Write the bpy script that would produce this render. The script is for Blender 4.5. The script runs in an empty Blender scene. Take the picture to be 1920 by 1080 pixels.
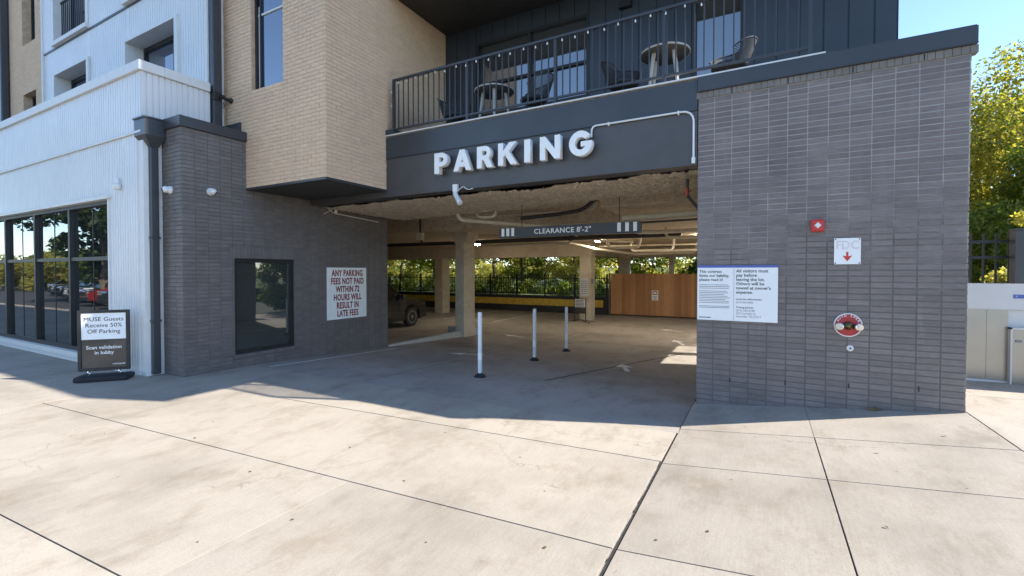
import bpy, bmesh, math, random
import numpy as np
from mathutils import Vector, Matrix
random.seed(7); rng = np.random.default_rng(7)
R = math.radians
S = bpy.context.scene
col = S.collection

# ------------------------------------------------------------------ camera, sky, sun, exposure
FPX, YAW, PITCH, CAMH = 860.0, math.atan(470/860.), R(1.0), 1.745
cam = bpy.data.cameras.new('camera'); camo = bpy.data.objects.new('camera', cam); col.objects.link(camo)
cam.sensor_width = 36; cam.lens = FPX/1920*36; cam.shift_y = -15.0/1920
cam.clip_start = .05; cam.clip_end = 2000
camo.location = (0, 0, CAMH); camo.rotation_euler = (R(90)-PITCH, 0, YAW)
S.camera = camo
S.render.resolution_x = 1024; S.render.resolution_y = 576

SUN = Vector((.739, .288, .609)).normalized()          # towards the sun
w = bpy.data.worlds.new('World'); S.world = w; w.use_nodes = True
nt = w.node_tree; nt.nodes.clear()
sky = nt.nodes.new('ShaderNodeTexSky'); sky.sky_type = 'NISHITA'; sky.sun_disc = False
sky.sun_elevation = math.asin(SUN.z); sky.sun_rotation = math.atan2(SUN.x, SUN.y)
sky.air_density = .8; sky.dust_density = 0; sky.ozone_density = 2.4
bg = nt.nodes.new('ShaderNodeBackground'); bg.inputs[1].default_value = .15
wo = nt.nodes.new('ShaderNodeOutputWorld')
nt.links.new(sky.outputs[0], bg.inputs[0]); nt.links.new(bg.outputs[0], wo.inputs[0])
sl = bpy.data.lights.new('sun', 'SUN'); sl.energy = 4.4; sl.angle = R(.53); sl.color = (1, .95, .87)
so = bpy.data.objects.new('sun', sl); col.objects.link(so)
so.rotation_euler = (-SUN).to_track_quat('-Z', 'Y').to_euler(); so.location = (12, 6, 20)
S.view_settings.view_transform = 'Standard'; S.view_settings.look = 'None'
S.view_settings.exposure = 1.3; S.view_settings.gamma = 1.0; S.view_settings.use_curve_mapping = False
S.render.engine = 'CYCLES'
S.cycles.max_bounces = 10; S.cycles.diffuse_bounces = 6; S.cycles.glossy_bounces = 4
S.cycles.transparent_max_bounces = 12

# ------------------------------------------------------------------ materials
MAT = {}
def newmat(name):
    m = bpy.data.materials.new(name); m.use_nodes = True
    n = m.node_tree; b = n.nodes['Principled BSDF']; MAT[name] = m
    return m, n, b
def N(n, t, **k):
    o = n.nodes.new(t)
    for a, v in k.items(): setattr(o, a, v)
    return o
def ramp(n, fac, stops):
    r = N(n, 'ShaderNodeValToRGB'); e = r.color_ramp.elements
    e[0].position, e[0].color = stops[0][0], (*stops[0][1], 1)
    e[1].position, e[1].color = stops[-1][0], (*stops[-1][1], 1)
    for p, c in stops[1:-1]:
        x = e.new(p); x.color = (*c, 1)
    n.links.new(fac, r.inputs[0]); return r.outputs[0]
def noise(n, scale, detail=4, rough=.6, vec=None, stretch=None, kind='Object'):
    t = N(n, 'ShaderNodeTexNoise'); t.inputs['Scale'].default_value = scale
    t.inputs['Detail'].default_value = detail; t.inputs['Roughness'].default_value = rough
    if vec is None:
        if kind == 'World': vec = N(n, 'ShaderNodeNewGeometry').outputs['Position']
        else: vec = N(n, 'ShaderNodeTexCoord').outputs['Object']
    if stretch:
        mp = N(n, 'ShaderNodeMapping'); mp.inputs['Scale'].default_value = stretch
        n.links.new(vec, mp.inputs[0]); vec = mp.outputs[0]
    n.links.new(vec, t.inputs['Vector']); return t.outputs[0]
def mix(n, fac, a, b, mode='MIX'):
    m = N(n, 'ShaderNodeMix', data_type='RGBA', blend_type=mode)
    for s, v in ((0, fac), (6, a), (7, b)):
        if isinstance(v, (int, float)): m.inputs[s].default_value = v
        elif isinstance(v, tuple): m.inputs[s].default_value = (*v, 1)
        else: n.links.new(v, m.inputs[s])
    return m.outputs[2]
def math_(n, op, a, b=0.0):
    m = N(n, 'ShaderNodeMath', operation=op)
    for s, v in ((0, a), (1, b)):
        if isinstance(v, (int, float)): m.inputs[s].default_value = v
        else: n.links.new(v, m.inputs[s])
    return m.outputs[0]
def bump(n, b, h, strength=.3, dist=.01):
    u = N(n, 'ShaderNodeBump'); u.inputs['Strength'].default_value = strength; u.inputs['Distance'].default_value = dist
    n.links.new(h, u.inputs['Height']); n.links.new(u.outputs[0], b.inputs['Normal'])
def plain(name, c, rough=.5, metal=0, var=.12, bumpy=0, nscale=6, spec=.5, coat=0):
    m, n, b = newmat(name)
    f = noise(n, nscale, 5, .6, kind='World')
    d = tuple(x*(1-var) for x in c); l = tuple(min(1, x*(1+var)) for x in c)
    n.links.new(ramp(n, f, [(.3, d), (.7, l)]), b.inputs['Base Color'])
    b.inputs['Roughness'].default_value = rough; b.inputs['Metallic'].default_value = metal
    b.inputs['Specular IOR Level'].default_value = spec; b.inputs['Coat Weight'].default_value = coat
    if bumpy: bump(n, b, noise(n, nscale*12, 4, kind='World'), bumpy, .005)
    return m
def brickmat(name, c, spread=.18, tint=None, rough=.72, mott=.55):
    """painted brick: every brick a little different (object random + island random)"""
    m, n, b = newmat(name)
    oi = N(n, 'ShaderNodeObjectInfo').outputs['Random']; gi = N(n, 'ShaderNodeNewGeometry').outputs['Random Per Island']
    v = math_(n, 'FRACT', math_(n, 'ADD', oi, gi))
    d = tuple(x*(1-spread) for x in c); l = tuple(x*(1+spread) for x in c)
    a = ramp(n, v, [(0, d), (.5, c), (1, l)])
    f = noise(n, 1.3, 6, .65, kind='World', stretch=(1, 1, .5))
    a = mix(n, mott, a, ramp(n, f, [(.3, (.72, .72, .72)), (.7, (1.28, 1.25, 1.22))]), 'MULTIPLY')
    g = noise(n, 26, 3, .6, kind='World', stretch=(.35, .35, 2.2))
    a = mix(n, mott*.55, a, ramp(n, g, [(.35, (.6, .6, .6)), (.65, (1.35, 1.35, 1.35))]), 'MULTIPLY')
    if tint:      # pale lime runs
        s = noise(n, 6, 6, .75, kind='World', stretch=(1, 1, .10))
        a = mix(n, ramp(n, s, [(.57, (0, 0, 0)), (.75, (.42, .42, .42))]), a, tint)
    n.links.new(a, b.inputs['Base Color']); b.inputs['Roughness'].default_value = rough
    bump(n, b, noise(n, 60, 4, .7, kind='World', stretch=(.5, .5, 2)), .35, .003)
    return m
def mortarmat(name, dark, pale=None, z0=1.9, z1=2.6):
    m, n, b = newmat(name)
    if pale:     # lime-washed joints in the upper part of the wall, breaking up in patches
        p = N(n, 'ShaderNodeNewGeometry').outputs['Position']
        sx = N(n, 'ShaderNodeSeparateXYZ'); n.links.new(p, sx.inputs[0])
        f = noise(n, 2.2, 4, .6, kind='World', stretch=(1, 1, 1.4))
        zz = math_(n, 'ADD', sx.outputs['Z'], math_(n, 'MULTIPLY', math_(n, 'SUBTRACT', f, .5), 3.6))
        mr = N(n, 'ShaderNodeMapRange'); mr.inputs[1].default_value = z0; mr.inputs[2].default_value = z1
        n.links.new(zz, mr.inputs[0])
        n.links.new(mix(n, mr.outputs[0], dark, pale), b.inputs['Base Color'])
    else:
        n.links.new(ramp(n, noise(n, 9, 4, kind='World'), [(.3, tuple(x*.8 for x in dark)), (.7, tuple(x*1.2 for x in dark))]), b.inputs['Base Color'])
    b.inputs['Roughness'].default_value = .9
    return m
def concrete(name, c, stain=.25, streak=None, rough=.85, bumps=.25):
    m, n, b = newmat(name)
    oi = N(n, 'ShaderNodeObjectInfo').outputs['Random']
    a = ramp(n, oi, [(0, tuple(x*.93 for x in c)), (1, tuple(min(1, x*1.06) for x in c))])
    f1 = noise(n, .55, 7, .62, kind='World')
    a = mix(n, .8, a, ramp(n, f1, [(.32, (1-stain, 1-stain*1.02, 1-stain*1.08)), (.52, (1, 1, 1)), (.75, (1.05, 1.05, 1.06))]), 'MULTIPLY')
    f2 = noise(n, 2.6, 8, .7, kind='World', stretch=(1, .45, 1))
    a = mix(n, .7, a, ramp(n, f2, [(.3, (.66, .62, .55)), (.47, (1, 1, 1)), (.72, (1.1, 1.1, 1.1))]), 'MULTIPLY')
    f3 = noise(n, 70, 3, .7, kind='World')
    a = mix(n, .55, a, ramp(n, f3, [(.3, (.80, .79, .77)), (.7, (1.12, 1.12, 1.12))]), 'MULTIPLY')
    fb = noise(n, 4, 4, .75, kind='World', stretch=(22, 1.2, 1))     # broom finish
    a = mix(n, .45, a, ramp(n, fb, [(.3, (.84, .83, .82)), (.7, (1.1, 1.1, 1.1))]), 'MULTIPLY')
    fg = noise(n, 1.7, 9, .78, kind='World')                          # worn brown patches
    a = mix(n, ramp(n, fg, [(.52, (0, 0, 0)), (.70, (.62, .62, .62))]), a, tuple(x*q for x, q in zip(c, (.66, .60, .52))))
    fc = N(n, 'ShaderNodeTexVoronoi', feature='DISTANCE_TO_EDGE'); fc.inputs['Scale'].default_value = .32
    wv = N(n, 'ShaderNodeVectorMath', operation='ADD'); wn = N(n, 'ShaderNodeTexNoise'); wn.inputs['Scale'].default_value = 1.6; wn.inputs['Detail'].default_value = 6
    gp_ = N(n, 'ShaderNodeNewGeometry').outputs['Position']; n.links.new(gp_, wn.inputs['Vector']); n.links.new(gp_, wv.inputs[0]); n.links.new(wn.outputs['Color'], wv.inputs[1]); n.links.new(wv.outputs[0], fc.inputs['Vector'])
    ck = math_(n, 'MULTIPLY', math_(n, 'LESS_THAN', fc.outputs['Distance'], .0016), math_(n, 'GREATER_THAN', f1, .5))   # hairline cracks, broken
    a = mix(n, math_(n, 'MULTIPLY', ck, .35), a, (.12, .1, .08))
    f4 = noise(n, 1.1, 3, .5, kind='World', stretch=(3.2, .5, 1))   # scuffs and tyre rubs
    f5 = noise(n, 11, 5, .75, kind='World')
    spot = math_(n, 'MULTIPLY', f4, f5)
    a = mix(n, ramp(n, spot, [(.33, (0, 0, 0)), (.45, (.35, .35, .35))]), a, (.30, .26, .21))
    f6 = noise(n, 8.5, 2, .4, kind='World')                          # gum and drip spots
    a = mix(n, ramp(n, f6, [(.77, (0, 0, 0)), (.80, (.5, .5, .5))]), a, (.2, .17, .14))
    n.links.new(a, b.inputs['Base Color']); b.inputs['Roughness'].default_value = rough
    b.inputs['Specular IOR Level'].default_value = .3
    h = math_(n, 'ADD', noise(n, 140, 3, .7, kind='World', stretch=(1, .2, 1)), math_(n, 'MULTIPLY', noise(n, 18, 4, kind='World'), .8))
    bump(n, b, h, bumps, .004)
    return m
def glass(name, tint=(.012, .016, .018), wave=.02, rough=.015, ior=1.9, metal=0):
    m, n, b = newmat(name)
    b.inputs['Base Color'].default_value = (*tint, 1); b.inputs['Roughness'].default_value = rough
    b.inputs['IOR'].default_value = ior; b.inputs['Specular IOR Level'].default_value = .6; b.inputs['Metallic'].default_value = metal
    bump(n, b, noise(n, 2.2, 2, .4, kind='World'), wave, .05)
    return m
def leafmat(name, cols):
    m, n, b = newmat(name)
    v = N(n, 'ShaderNodeNewGeometry').outputs['Random Per Island']
    f = noise(n, .45, 3, kind='World')
    t = math_(n, 'ADD', math_(n, 'MULTIPLY', v, .55), math_(n, 'MULTIPLY', f, .5))
    c = ramp(n, t, [(.12+.7*i/(len(cols)-1), x) for i, x in enumerate(cols)])
    n.links.new(c, b.inputs['Base Color']); b.inputs['Roughness'].default_value = .55
    tr = N(n, 'ShaderNodeBsdfTranslucent'); n.links.new(mix(n, 1.0, c, (1.5, 1.4, .6), 'MULTIPLY'), tr.inputs[0])
    ms = N(n, 'ShaderNodeMixShader'); ms.inputs[0].default_value = .58
    n.links.new(b.outputs[0], ms.inputs[1]); n.links.new(tr.outputs[0], ms.inputs[2])
    n.links.new(ms.outputs[0], n.nodes['Material Output'].inputs[0])
    return m
def sprayed(name):
    m, n, b = newmat(name)
    f = noise(n, 7, 6, .7, kind='World'); g = noise(n, 28, 5, .75, kind='World')
    a = ramp(n, f, [(.3, (.60, .48, .34)), (.55, (.80, .67, .49)), (.75, (.86, .73, .55))])
    a = mix(n, .7, a, ramp(n, g, [(.33, (.38, .33, .27)), (.47, (1, 1, 1)), (.7, (1.12, 1.1, 1.06))]), 'MULTIPLY')
    n.links.new(a, b.inputs['Base Color']); b.inputs['Roughness'].default_value = .95
    bump(n, b, math_(n, 'ADD', g, f), .9, .03)
    return m

concrete('slab_concrete', (.405, .352, .288), .30)
concrete('floor_concrete', (.38, .34, .295), .34, bumps=.15)
concrete('column_concrete', (.56, .48, .37), .25)
concrete('kerb_concrete', (.5, .48, .44), .25)
plain('joint_filler', (.035, .032, .028), .95, var=.4, nscale=30)
plain('joint_lip', (.27, .245, .21), .9, var=.3, nscale=30)
plain('asphalt', (.05, .05, .052), .9, var=.25, bumpy=.4, nscale=8)
plain('earth', (.09, .085, .05), .95, var=.4, nscale=1.2)
plain('grass_bank', (.07, .10, .03), .95, var=.5, nscale=2)
brickmat('dark_brick', (.150, .132, .125), .10, tint=(.24, .225, .215), rough=.6)
brickmat('pier_brick', (.182, .155, .146), .13, tint=(.3, .29, .28), rough=.62)
brickmat('tan_brick', (.70, .495, .325), .045, mott=.22)
mortarmat('dark_mortar', (.145, .128, .12))
mortarmat('pier_mortar', (.135, .12, .113), (.37, .35, .335), 1.75, 3.1)
mortarmat('tan_mortar', (.60, .425, .28))
mortarmat('lime_joint', (.15, .135, .12), (.27, .245, .22), 3.2, 5.2)
plain('charcoal_metal', (.046, .050, .056), .33, var=.12, nscale=1.5)
plain('beam_paint', (.072, .068, .067), .42, var=.15, nscale=2, bumpy=.04)
plain('soffit_dark', (.035, .034, .032), .6, var=.2)
plain('navy_siding', (.036, .044, .054), .38, var=.12, nscale=1.2)
plain('white_metal', (.72, .72, .715), .34, var=.04, nscale=1.5)
plain('white_trim', (.70, .69, .66), .45, var=.05)
plain('sign_white', (.86, .86, .84), .45, var=.04)
plain('letter_white', (.88, .87, .84), .4, var=.04)
plain('device_white', (.75, .75, .73), .35, var=.04)
plain('ink_black', (.02, .02, .022), .6, var=.1)
plain('ink_grey', (.23, .23, .25), .7, var=.1)
plain('ink_red', (.23, .008, .015), .6, var=.25)
plain('faded_red', (.74, .62, .62), .7, var=.12, nscale=25)
plain('arrow_red', (.62, .045, .035), .55, var=.1)
plain('ink_blue', (.09, .13, .42), .5, var=.1)
plain('alarm_red', (.55, .025, .022), .35, var=.1)
plain('plate_red', (.42, .03, .03), .35, var=.2, nscale=20)
plain('plate_orange', (.62, .09, .03), .3, var=.2, nscale=20)
plain('chrome', (.75, .74, .70), .18, metal=1, var=.05)
plain('brass', (.16, .12, .06), .3, metal=1, var=.1)
plain('steel_panel', (.36, .34, .32), .3, metal=1, var=.06, nscale=2)
plain('pale_panel', (.62, .62, .61), .45, var=.05, nscale=2)
plain('black_metal', (.018, .018, .019), .45, var=.2)
plain('wicker', (.05, .05, .055), .7, var=.3, nscale=20)
plain('table_dark', (.07, .066, .06), .5, var=.2)
plain('table_leg', (.5, .48, .44), .45, var=.1)
plain('rubber', (.02, .02, .021), .8, var=.2)
plain('post_white', (.72, .72, .72), .4, var=.05)
plain('paint_mark', (.78, .77, .74), .8, var=.2, nscale=14)
plain('yellow_band', (.68, .44, .06), .6, var=.25, nscale=4)
plain('retaining_dark', (.035, .035, .036), .7, var=.3, nscale=3)
plain('pipe_cream', (.66, .58, .45), .5, var=.1)
plain('pipe_dark', (.05, .045, .042), .6, var=.2)
plain('pipe_red', (.35, .07, .04), .5, var=.2)
plain('blind_white', (.48, .49, .48), .7, var=.05)
plain('board_grey', (.045, .047, .052), .5, var=.1)
plain('poster_brown', (.045, .04, .036), .3, var=.4, nscale=4, coat=.5)
plain('bark', (.16, .125, .09), .9, var=.4, nscale=9, bumpy=.6)
plain('leaf_brown', (.13, .085, .035), .8, var=.5, nscale=9)
plain('car_black', (.018, .018, .019), .2, var=.1, coat=1)
plain('car_red', (.22, .012, .012), .25, var=.1, coat=1)
plain('car_grey', (.12, .125, .13), .25, var=.1, coat=1)
plain('car_white', (.7, .7, .7), .25, var=.03, coat=1)
plain('rim_metal', (.6, .6, .6), .25, metal=1, var=.05)
plain('lamp_red', (.5, .02, .02), .2, var=.1)
sprayed('sprayed_ceiling')
glass('lobby_glass', (.012, .016, .018), .012, ior=2.6)
glass('office_glass', (.035, .043, .042), .008, ior=2.0)
glass('balcony_glass', (.05, .055, .055), .01, ior=2.8)
glass('room_glass', (.03, .05, .09), .01, ior=2.8)
glass('car_glass', (.01, .012, .013), 0, ior=1.6)
leafmat('leaf_yellow', [(.12, .16, .045), (.24, .26, .065), (.40, .37, .10), (.52, .45, .13)])
leafmat('leaf_green', [(.05, .10, .025), (.10, .16, .035), (.17, .23, .045), (.28, .30, .06)])
leafmat('leaf_mixed', [(.08, .13, .035), (.18, .23, .055), (.36, .35, .085), (.52, .45, .12)])
leafmat('leaf_deep', [(.02, .04, .014), (.035, .065, .02), (.05, .085, .025), (.08, .11, .03)])
# cedar planks
m, n, b = newmat('cedar')
oi = N(n, 'ShaderNodeObjectInfo').outputs['Random']
a = ramp(n, oi, [(0, (.36, .17, .07)), (.5, (.48, .235, .10)), (1, (.58, .30, .135))])
g = noise(n, 5, 6, .7, stretch=(9, 9, .7), kind='World')
n.links.new(mix(n, .7, a, ramp(n, g, [(.3, (.6, .58, .55)), (.7, (1.25, 1.2, 1.15))]), 'MULTIPLY'), b.inputs['Base Color'])
b.inputs['Roughness'].default_value = .75
# lamps
def emis(name, c, s):
    m, n, b = newmat(name); b.inputs['Base Color'].default_value = (*c, 1)
    b.inputs['Emission Color'].default_value = (*c, 1); b.inputs['Emission Strength'].default_value = s
    f = noise(n, 3, 2, kind='World'); n.links.new(ramp(n, f, [(0, tuple(x*.95 for x in c)), (1, c)]), b.inputs['Base Color'])
emis('lamp_lit', (1, .88, .68), 110)
plain('bulb', (.8, .78, .72), .2, var=.03)

# ------------------------------------------------------------------ mesh helpers
class MB:
    def __init__(s): s.v = []; s.f = []
    def add(s, vs, fs):
        o = len(s.v); s.v += [tuple(x) for x in vs]; s.f += [tuple(i+o for i in f) for f in fs]; return s
    def quad(s, a, b, c, d): return s.add([a, b, c, d], [(0, 1, 2, 3)])
    def box(s, x0, x1, y0, y1, z0, z1, c=0):
        if c <= 0:
            return s.add([(x0,y0,z0),(x1,y0,z0),(x1,y1,z0),(x0,y1,z0),(x0,y0,z1),(x1,y0,z1),(x1,y1,z1),(x0,y1,z1)],
                         [(0,3,2,1),(4,5,6,7),(0,1,5,4),(1,2,6,5),(2,3,7,6),(3,0,4,7)])
        bm = bmesh.new(); bmesh.ops.create_cube(bm, size=1)
        for q in bm.verts: q.co = ((x0+x1)/2+q.co.x*(x1-x0), (y0+y1)/2+q.co.y*(y1-y0), (z0+z1)/2+q.co.z*(z1-z0))
        bmesh.ops.bevel(bm, geom=bm.edges[:], offset=c, segments=2, affect='EDGES', profile=.6)
        bm.verts.index_update()
        s.add([q.co[:] for q in bm.verts], [[q.index for q in f.verts] for f in bm.faces]); bm.free(); return s
    def ring(s, c, ax, r, n):
        ax = Vector(ax).normalized(); a = ax.orthogonal().normalized() if abs(ax.z) < .99 else Vector((1,0,0)); b2 = ax.cross(a)
        return [tuple(Vector(c)+a*r*math.cos(2*math.pi*i/n)+b2*r*math.sin(2*math.pi*i/n)) for i in range(n)]
    def cyl(s, p0, p1, r0, r1=None, n=12, caps=True):
        r1 = r0 if r1 is None else r1; ax = Vector(p1)-Vector(p0)
        vs = s.ring(p0, ax, r0, n)+s.ring(p1, ax, r1, n)
        fs = [(i, (i+1) % n, n+(i+1) % n, n+i) for i in range(n)]
        if caps: fs += [tuple(range(n-1, -1, -1)), tuple(range(n, 2*n))]
        return s.add(vs, fs)
    def tube(s, pts, r, n=8):
        P = [Vector(p) for p in pts]; vs = []; a = None
        rr = r if isinstance(r, (list, tuple)) else [r]*len(P)
        for i, p in enumerate(P):
            t = (P[min(i+1, len(P)-1)]-P[max(i-1, 0)]).normalized()
            if a is None: a = t.orthogonal().normalized()
            a = (a-t*a.dot(t)).normalized(); b2 = t.cross(a)
            vs += [tuple(p+(a*math.cos(2*math.pi*k/n)+b2*math.sin(2*math.pi*k/n))*rr[i]) for k in range(n)]
        fs = [(i*n+k, i*n+(k+1) % n, (i+1)*n+(k+1) % n, (i+1)*n+k) for i in range(len(P)-1) for k in range(n)]
        fs += [tuple(range(n-1, -1, -1)), tuple(range((len(P)-1)*n, len(P)*n))]
        return s.add(vs, fs)
    def lathe(s, prof, c=(0,0,0), ax=(0,0,1), n=24):
        ax = Vector(ax).normalized(); vs = []
        for r, h in prof: vs += s.ring(Vector(c)+ax*h, ax, max(r, 1e-4), n)
        fs = [(i*n+k, i*n+(k+1) % n, (i+1)*n+(k+1) % n, (i+1)*n+k) for i in range(len(prof)-1) for k in range(n)]
        fs += [tuple(range(n-1, -1, -1)), tuple(range((len(prof)-1)*n, len(prof)*n))]
        return s.add(vs, fs)
    def prism(s, poly, y0, y1):      # polygon in xz extruded along y
        n = len(poly)
        return s.add([(x, y0, z) for x, z in poly]+[(x, y1, z) for x, z in poly],
                     [tuple(range(n)), tuple(range(2*n-1, n-1, -1))]+[(i, n+i, n+(i+1) % n, (i+1) % n) for i in range(n)])
    def build(s, name, mat, parent=None, smooth=False, fix=True):
        me = bpy.data.meshes.new(name); me.from_pydata(s.v, [], s.f)
        if fix:
            bm = bmesh.new(); bm.from_mesh(me); bmesh.ops.recalc_face_normals(bm, faces=bm.faces); bm.to_mesh(me); bm.free()
        return link(name, me, mat, parent, smooth)
def link(name, me, mat, parent=None, smooth=False):
    if mat and not me.materials: me.materials.append(MAT[mat])
    o = bpy.data.objects.new(name, me); col.objects.link(o)
    if smooth:
        me.polygons.foreach_set('use_smooth', [True]*len(me.polygons)); me.set_sharp_from_angle(angle=R(40))
    if parent: adopt(o, parent)
    return o
def world_of(o):
    m = o.matrix_basis.copy()
    if o.parent: m = world_of(o.parent) @ o.matrix_parent_inverse @ m
    return m
def adopt(o, p): o.parent = p; o.matrix_parent_inverse = world_of(p).inverted()
def thing(name, label, cat, loc=(0,0,0), group=None):
    o = bpy.data.objects.new(name, None); col.objects.link(o); o.location = loc; o.empty_display_size = .1
    return tag(o, label, cat, group)
def tag(o, label, cat, group=None):
    o['label'] = label; o['category'] = cat
    if group: o['group'] = group
    return o
def struct(o): o['kind'] = 'structure'; return o
def stuff(o): o['kind'] = 'stuff'; return o
def part(name, mat, parent, *boxes, c=0):
    m = MB()
    for b_ in boxes: m.box(*b_, c=c)
    return m.build(name, mat, parent)
def dup(root, loc, rotz=0, label=None, recolor=None):
    r = root.copy(); col.objects.link(r); r.location = loc; r.rotation_euler = (0, 0, rotz)
    if label: r['label'] = label
    for ch in list(root.children):
        c = ch.copy(); col.objects.link(c); c.parent = r
        if recolor and c.data.materials and c.data.materials[0].name == recolor[0]:
            c.data = c.data.copy(); c.data.materials[0] = MAT[recolor[1]]
        for g in list(ch.children):
            d = g.copy(); col.objects.link(d); d.parent = c
    return r
def text(name, s, size, mat, parent, loc, rot=(R(90),0,0), bold=0.0, xs=1.0, align='CENTER', extrude=.0012, spacing=1.0):
    cu = bpy.data.curves.new('txt', 'FONT'); cu.body = s; cu.size = size; cu.align_x = align; cu.offset = bold*size
    cu.extrude = extrude; cu.space_character = spacing; cu.resolution_u = 3
    t = bpy.data.objects.new('txt', cu); col.objects.link(t)
    bpy.context.view_layer.update()
    me = bpy.data.meshes.new_from_object(t.evaluated_get(bpy.context.evaluated_depsgraph_get()))
    bpy.data.objects.remove(t)
    me.transform(Matrix.Diagonal((xs, 1, 1, 1))); me.materials.clear()
    o = link(name, me, mat); o.location = loc; o.rotation_euler = rot
    if parent: adopt(o, parent)
    return o
def rects(x0, x1, z0, z1, holes):
    """split a wall rectangle round its openings"""
    xs = sorted({x0, x1, *[h for q in holes for h in q[:2] if x0 < h < x1]})
    out = []
    for a, b_ in zip(xs, xs[1:]):
        mid = (a+b_)/2; zz = z0
        for h in sorted([q for q in holes if q[0] < mid < q[1]], key=lambda q: q[2]):
            if h[2] > zz: out.append((a, b_, zz, min(h[2], z1)))
            zz = max(zz, h[3])
        if zz < z1: out.append((a, b_, zz, z1))
    return out

BH, BW, BJ = .0677, .2032, .010
_bm = {}
def brick_mesh(w_, h_, mat, dp=.02):
    k = (round(w_, 3), round(h_, 3), mat)
    if k in _bm: return _bm[k]
    c = .0028; x, z = w_/2, h_/2
    vs = [(-x+c,0,-z+c),(x-c,0,-z+c),(x-c,0,z-c),(-x+c,0,z-c),(-x,c,-z),(x,c,-z),(x,c,z),(-x,c,z),(-x,dp,-z),(x,dp,-z),(x,dp,z),(-x,dp,z)]
    fs = [(0,1,2,3)]+[(4+i,4+(i+1)%4,(i+1)%4,i) for i in range(4)]+[(8+i,8+(i+1)%4,4+(i+1)%4,4+i) for i in range(4)]
    me = bpy.data.meshes.new('brick'); me.from_pydata(vs, [], fs); me.materials.append(MAT[mat]); _bm[k] = me
    return me
def brick_field(root, O, ang, W, H, mat, holes=(), bond='stack', extra=(), limit=300, jit=.002, zmin=None):
    """bricks on a vertical face: O lower corner, ang heading of the course; outward normal is to its right"""
    U = Vector((math.cos(ang), math.sin(ang), 0)); Nn = Vector((U.y, -U.x, 0)); O = Vector(O); L = []
    for r in range(int(round(H/BH))):
        z0 = r*BH+BJ/2; z1 = (r+1)*BH-BJ/2
        off = 0 if bond == 'stack' or r % 2 == 0 else -BW/2
        k = 0
        while off+k*BW < W-.01:
            a, b_ = max(0, off+k*BW+BJ/2), min(W, off+(k+1)*BW-BJ/2); k += 1
            seg = [(a, b_)]
            for h in holes:
                if z1 > h[2]+.01 and z0 < h[3]-.01:
                    n2 = []
                    for s, e in seg:
                        if e <= h[0] or s >= h[1]: n2.append((s, e)); continue
                        if s < h[0]: n2.append((s, h[0]-BJ/2))
                        if e > h[1]: n2.append((h[1]+BJ/2, e))
                    seg = n2
            L += [(s, e, z0, z1) for s, e in seg if e-s > .03]
    L += list(extra)
    cv = Vector((0, 0, CAMH))
    def score(q):
        p = O+U*((q[0]+q[1])/2)+Vector((0, 0, (q[2]+q[3])/2)); d = cv-p
        if zmin and p.z < zmin: return 0
        return (q[1]-q[0])*(q[3]-q[2])*abs(d.normalized().dot(Nn))/d.length_squared
    L.sort(key=score, reverse=True)
    rest = MB()
    for i, (a, b_, z0, z1) in enumerate(L):
        p = O+U*((a+b_)/2)+Vector((0, 0, (z0+z1)/2))+Nn*random.uniform(-jit, jit)
        me = brick_mesh(b_-a, z1-z0, mat)
        if i < limit:
            o = bpy.data.objects.new('brick', me); col.objects.link(o); o.location = p; o.rotation_euler = (0, 0, ang); adopt(o, root)
        else:
            ca, sa = math.cos(ang), math.sin(ang)
            rest.add([(p.x+v.co.x*ca-v.co.y*sa, p.y+v.co.x*sa+v.co.y*ca, p.z+v.co.z) for v in me.vertices], [tuple(f.vertices) for f in me.polygons])
    if rest.v: stuff(rest.build('brick_remainder', mat, root, fix=False))
def ribbed(root, name, O, ang, W, z0, z1, mat, pitch=.09, groove=.026, depth=.022, holes=(), boards=False):
    """standing-seam boards: flat pans with narrow recessed seams"""
    U = Vector((math.cos(ang), math.sin(ang), 0)); Nn = Vector((U.y, -U.x, 0)); O = Vector(O); m = MB()
    n_ = int(round(W/pitch))
    for i in range(n_):
        a = i*pitch; b_ = min(W, a+pitch)
        for (p, q, za, zb) in rects(a, b_, z0, z1, holes):
            prof = [(p, 0), (q-groove, 0), (q-groove*.7, -depth), (q-groove*.3, -depth), (q, 0)] if q-p > groove*2 else [(p, 0), (q, 0)]
            mm = MB() if boards else m
            vs = []
            for u_, d in prof:
                w_ = O+U*u_+Nn*d; vs += [(w_.x, w_.y, za), (w_.x, w_.y, zb)]
            mm.add(vs, [(2*k, 2*k+2, 2*k+3, 2*k+1) for k in range(len(prof)-1)])
            if boards: mm.build('board', mat, root)
    if not boards: return m.build(name, mat, root, fix=False)

# ------------------------------------------------------------------ ground
def zfloor(y): return -.045*min(max(y-5.2, 0), 8.0)
FY, PX0, PX1 = 6.479, -.765, 1.885          # facade line, pier edges
def zwalk(x): return 0 if x < -.8 else (.0985*(x+.8) if x < 1.9 else .266+.02*(x-1.9))
g = MB().quad((-600,-600,-.6), (600,-600,-.6), (600,600,-.6), (-600,600,-.6)).build('ground', 'earth', fix=False); struct(g)
g = MB().quad((-140,-60,-.06), (40,-60,-.06), (40,-1.2,-.06), (-140,-1.2,-.06)).build('road', 'asphalt', fix=False); struct(g)
walk = MB()
for (a, b_, ye) in ((-45, -8.42, 4.3), (-8.42, -.8, 5.22), (-.8, 1.9, 6.9), (1.9, 14, 9.2)):
    walk.quad((a,-1.2,zwalk(a+1e-6)-.009), (b_,-1.2,zwalk(b_-1e-6)-.009), (b_,ye,zwalk(b_-1e-6)-.009), (a,ye,zwalk(a+1e-6)-.009))
walk = struct(walk.build('sidewalk', 'joint_filler', fix=False))
SK = .064
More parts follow.
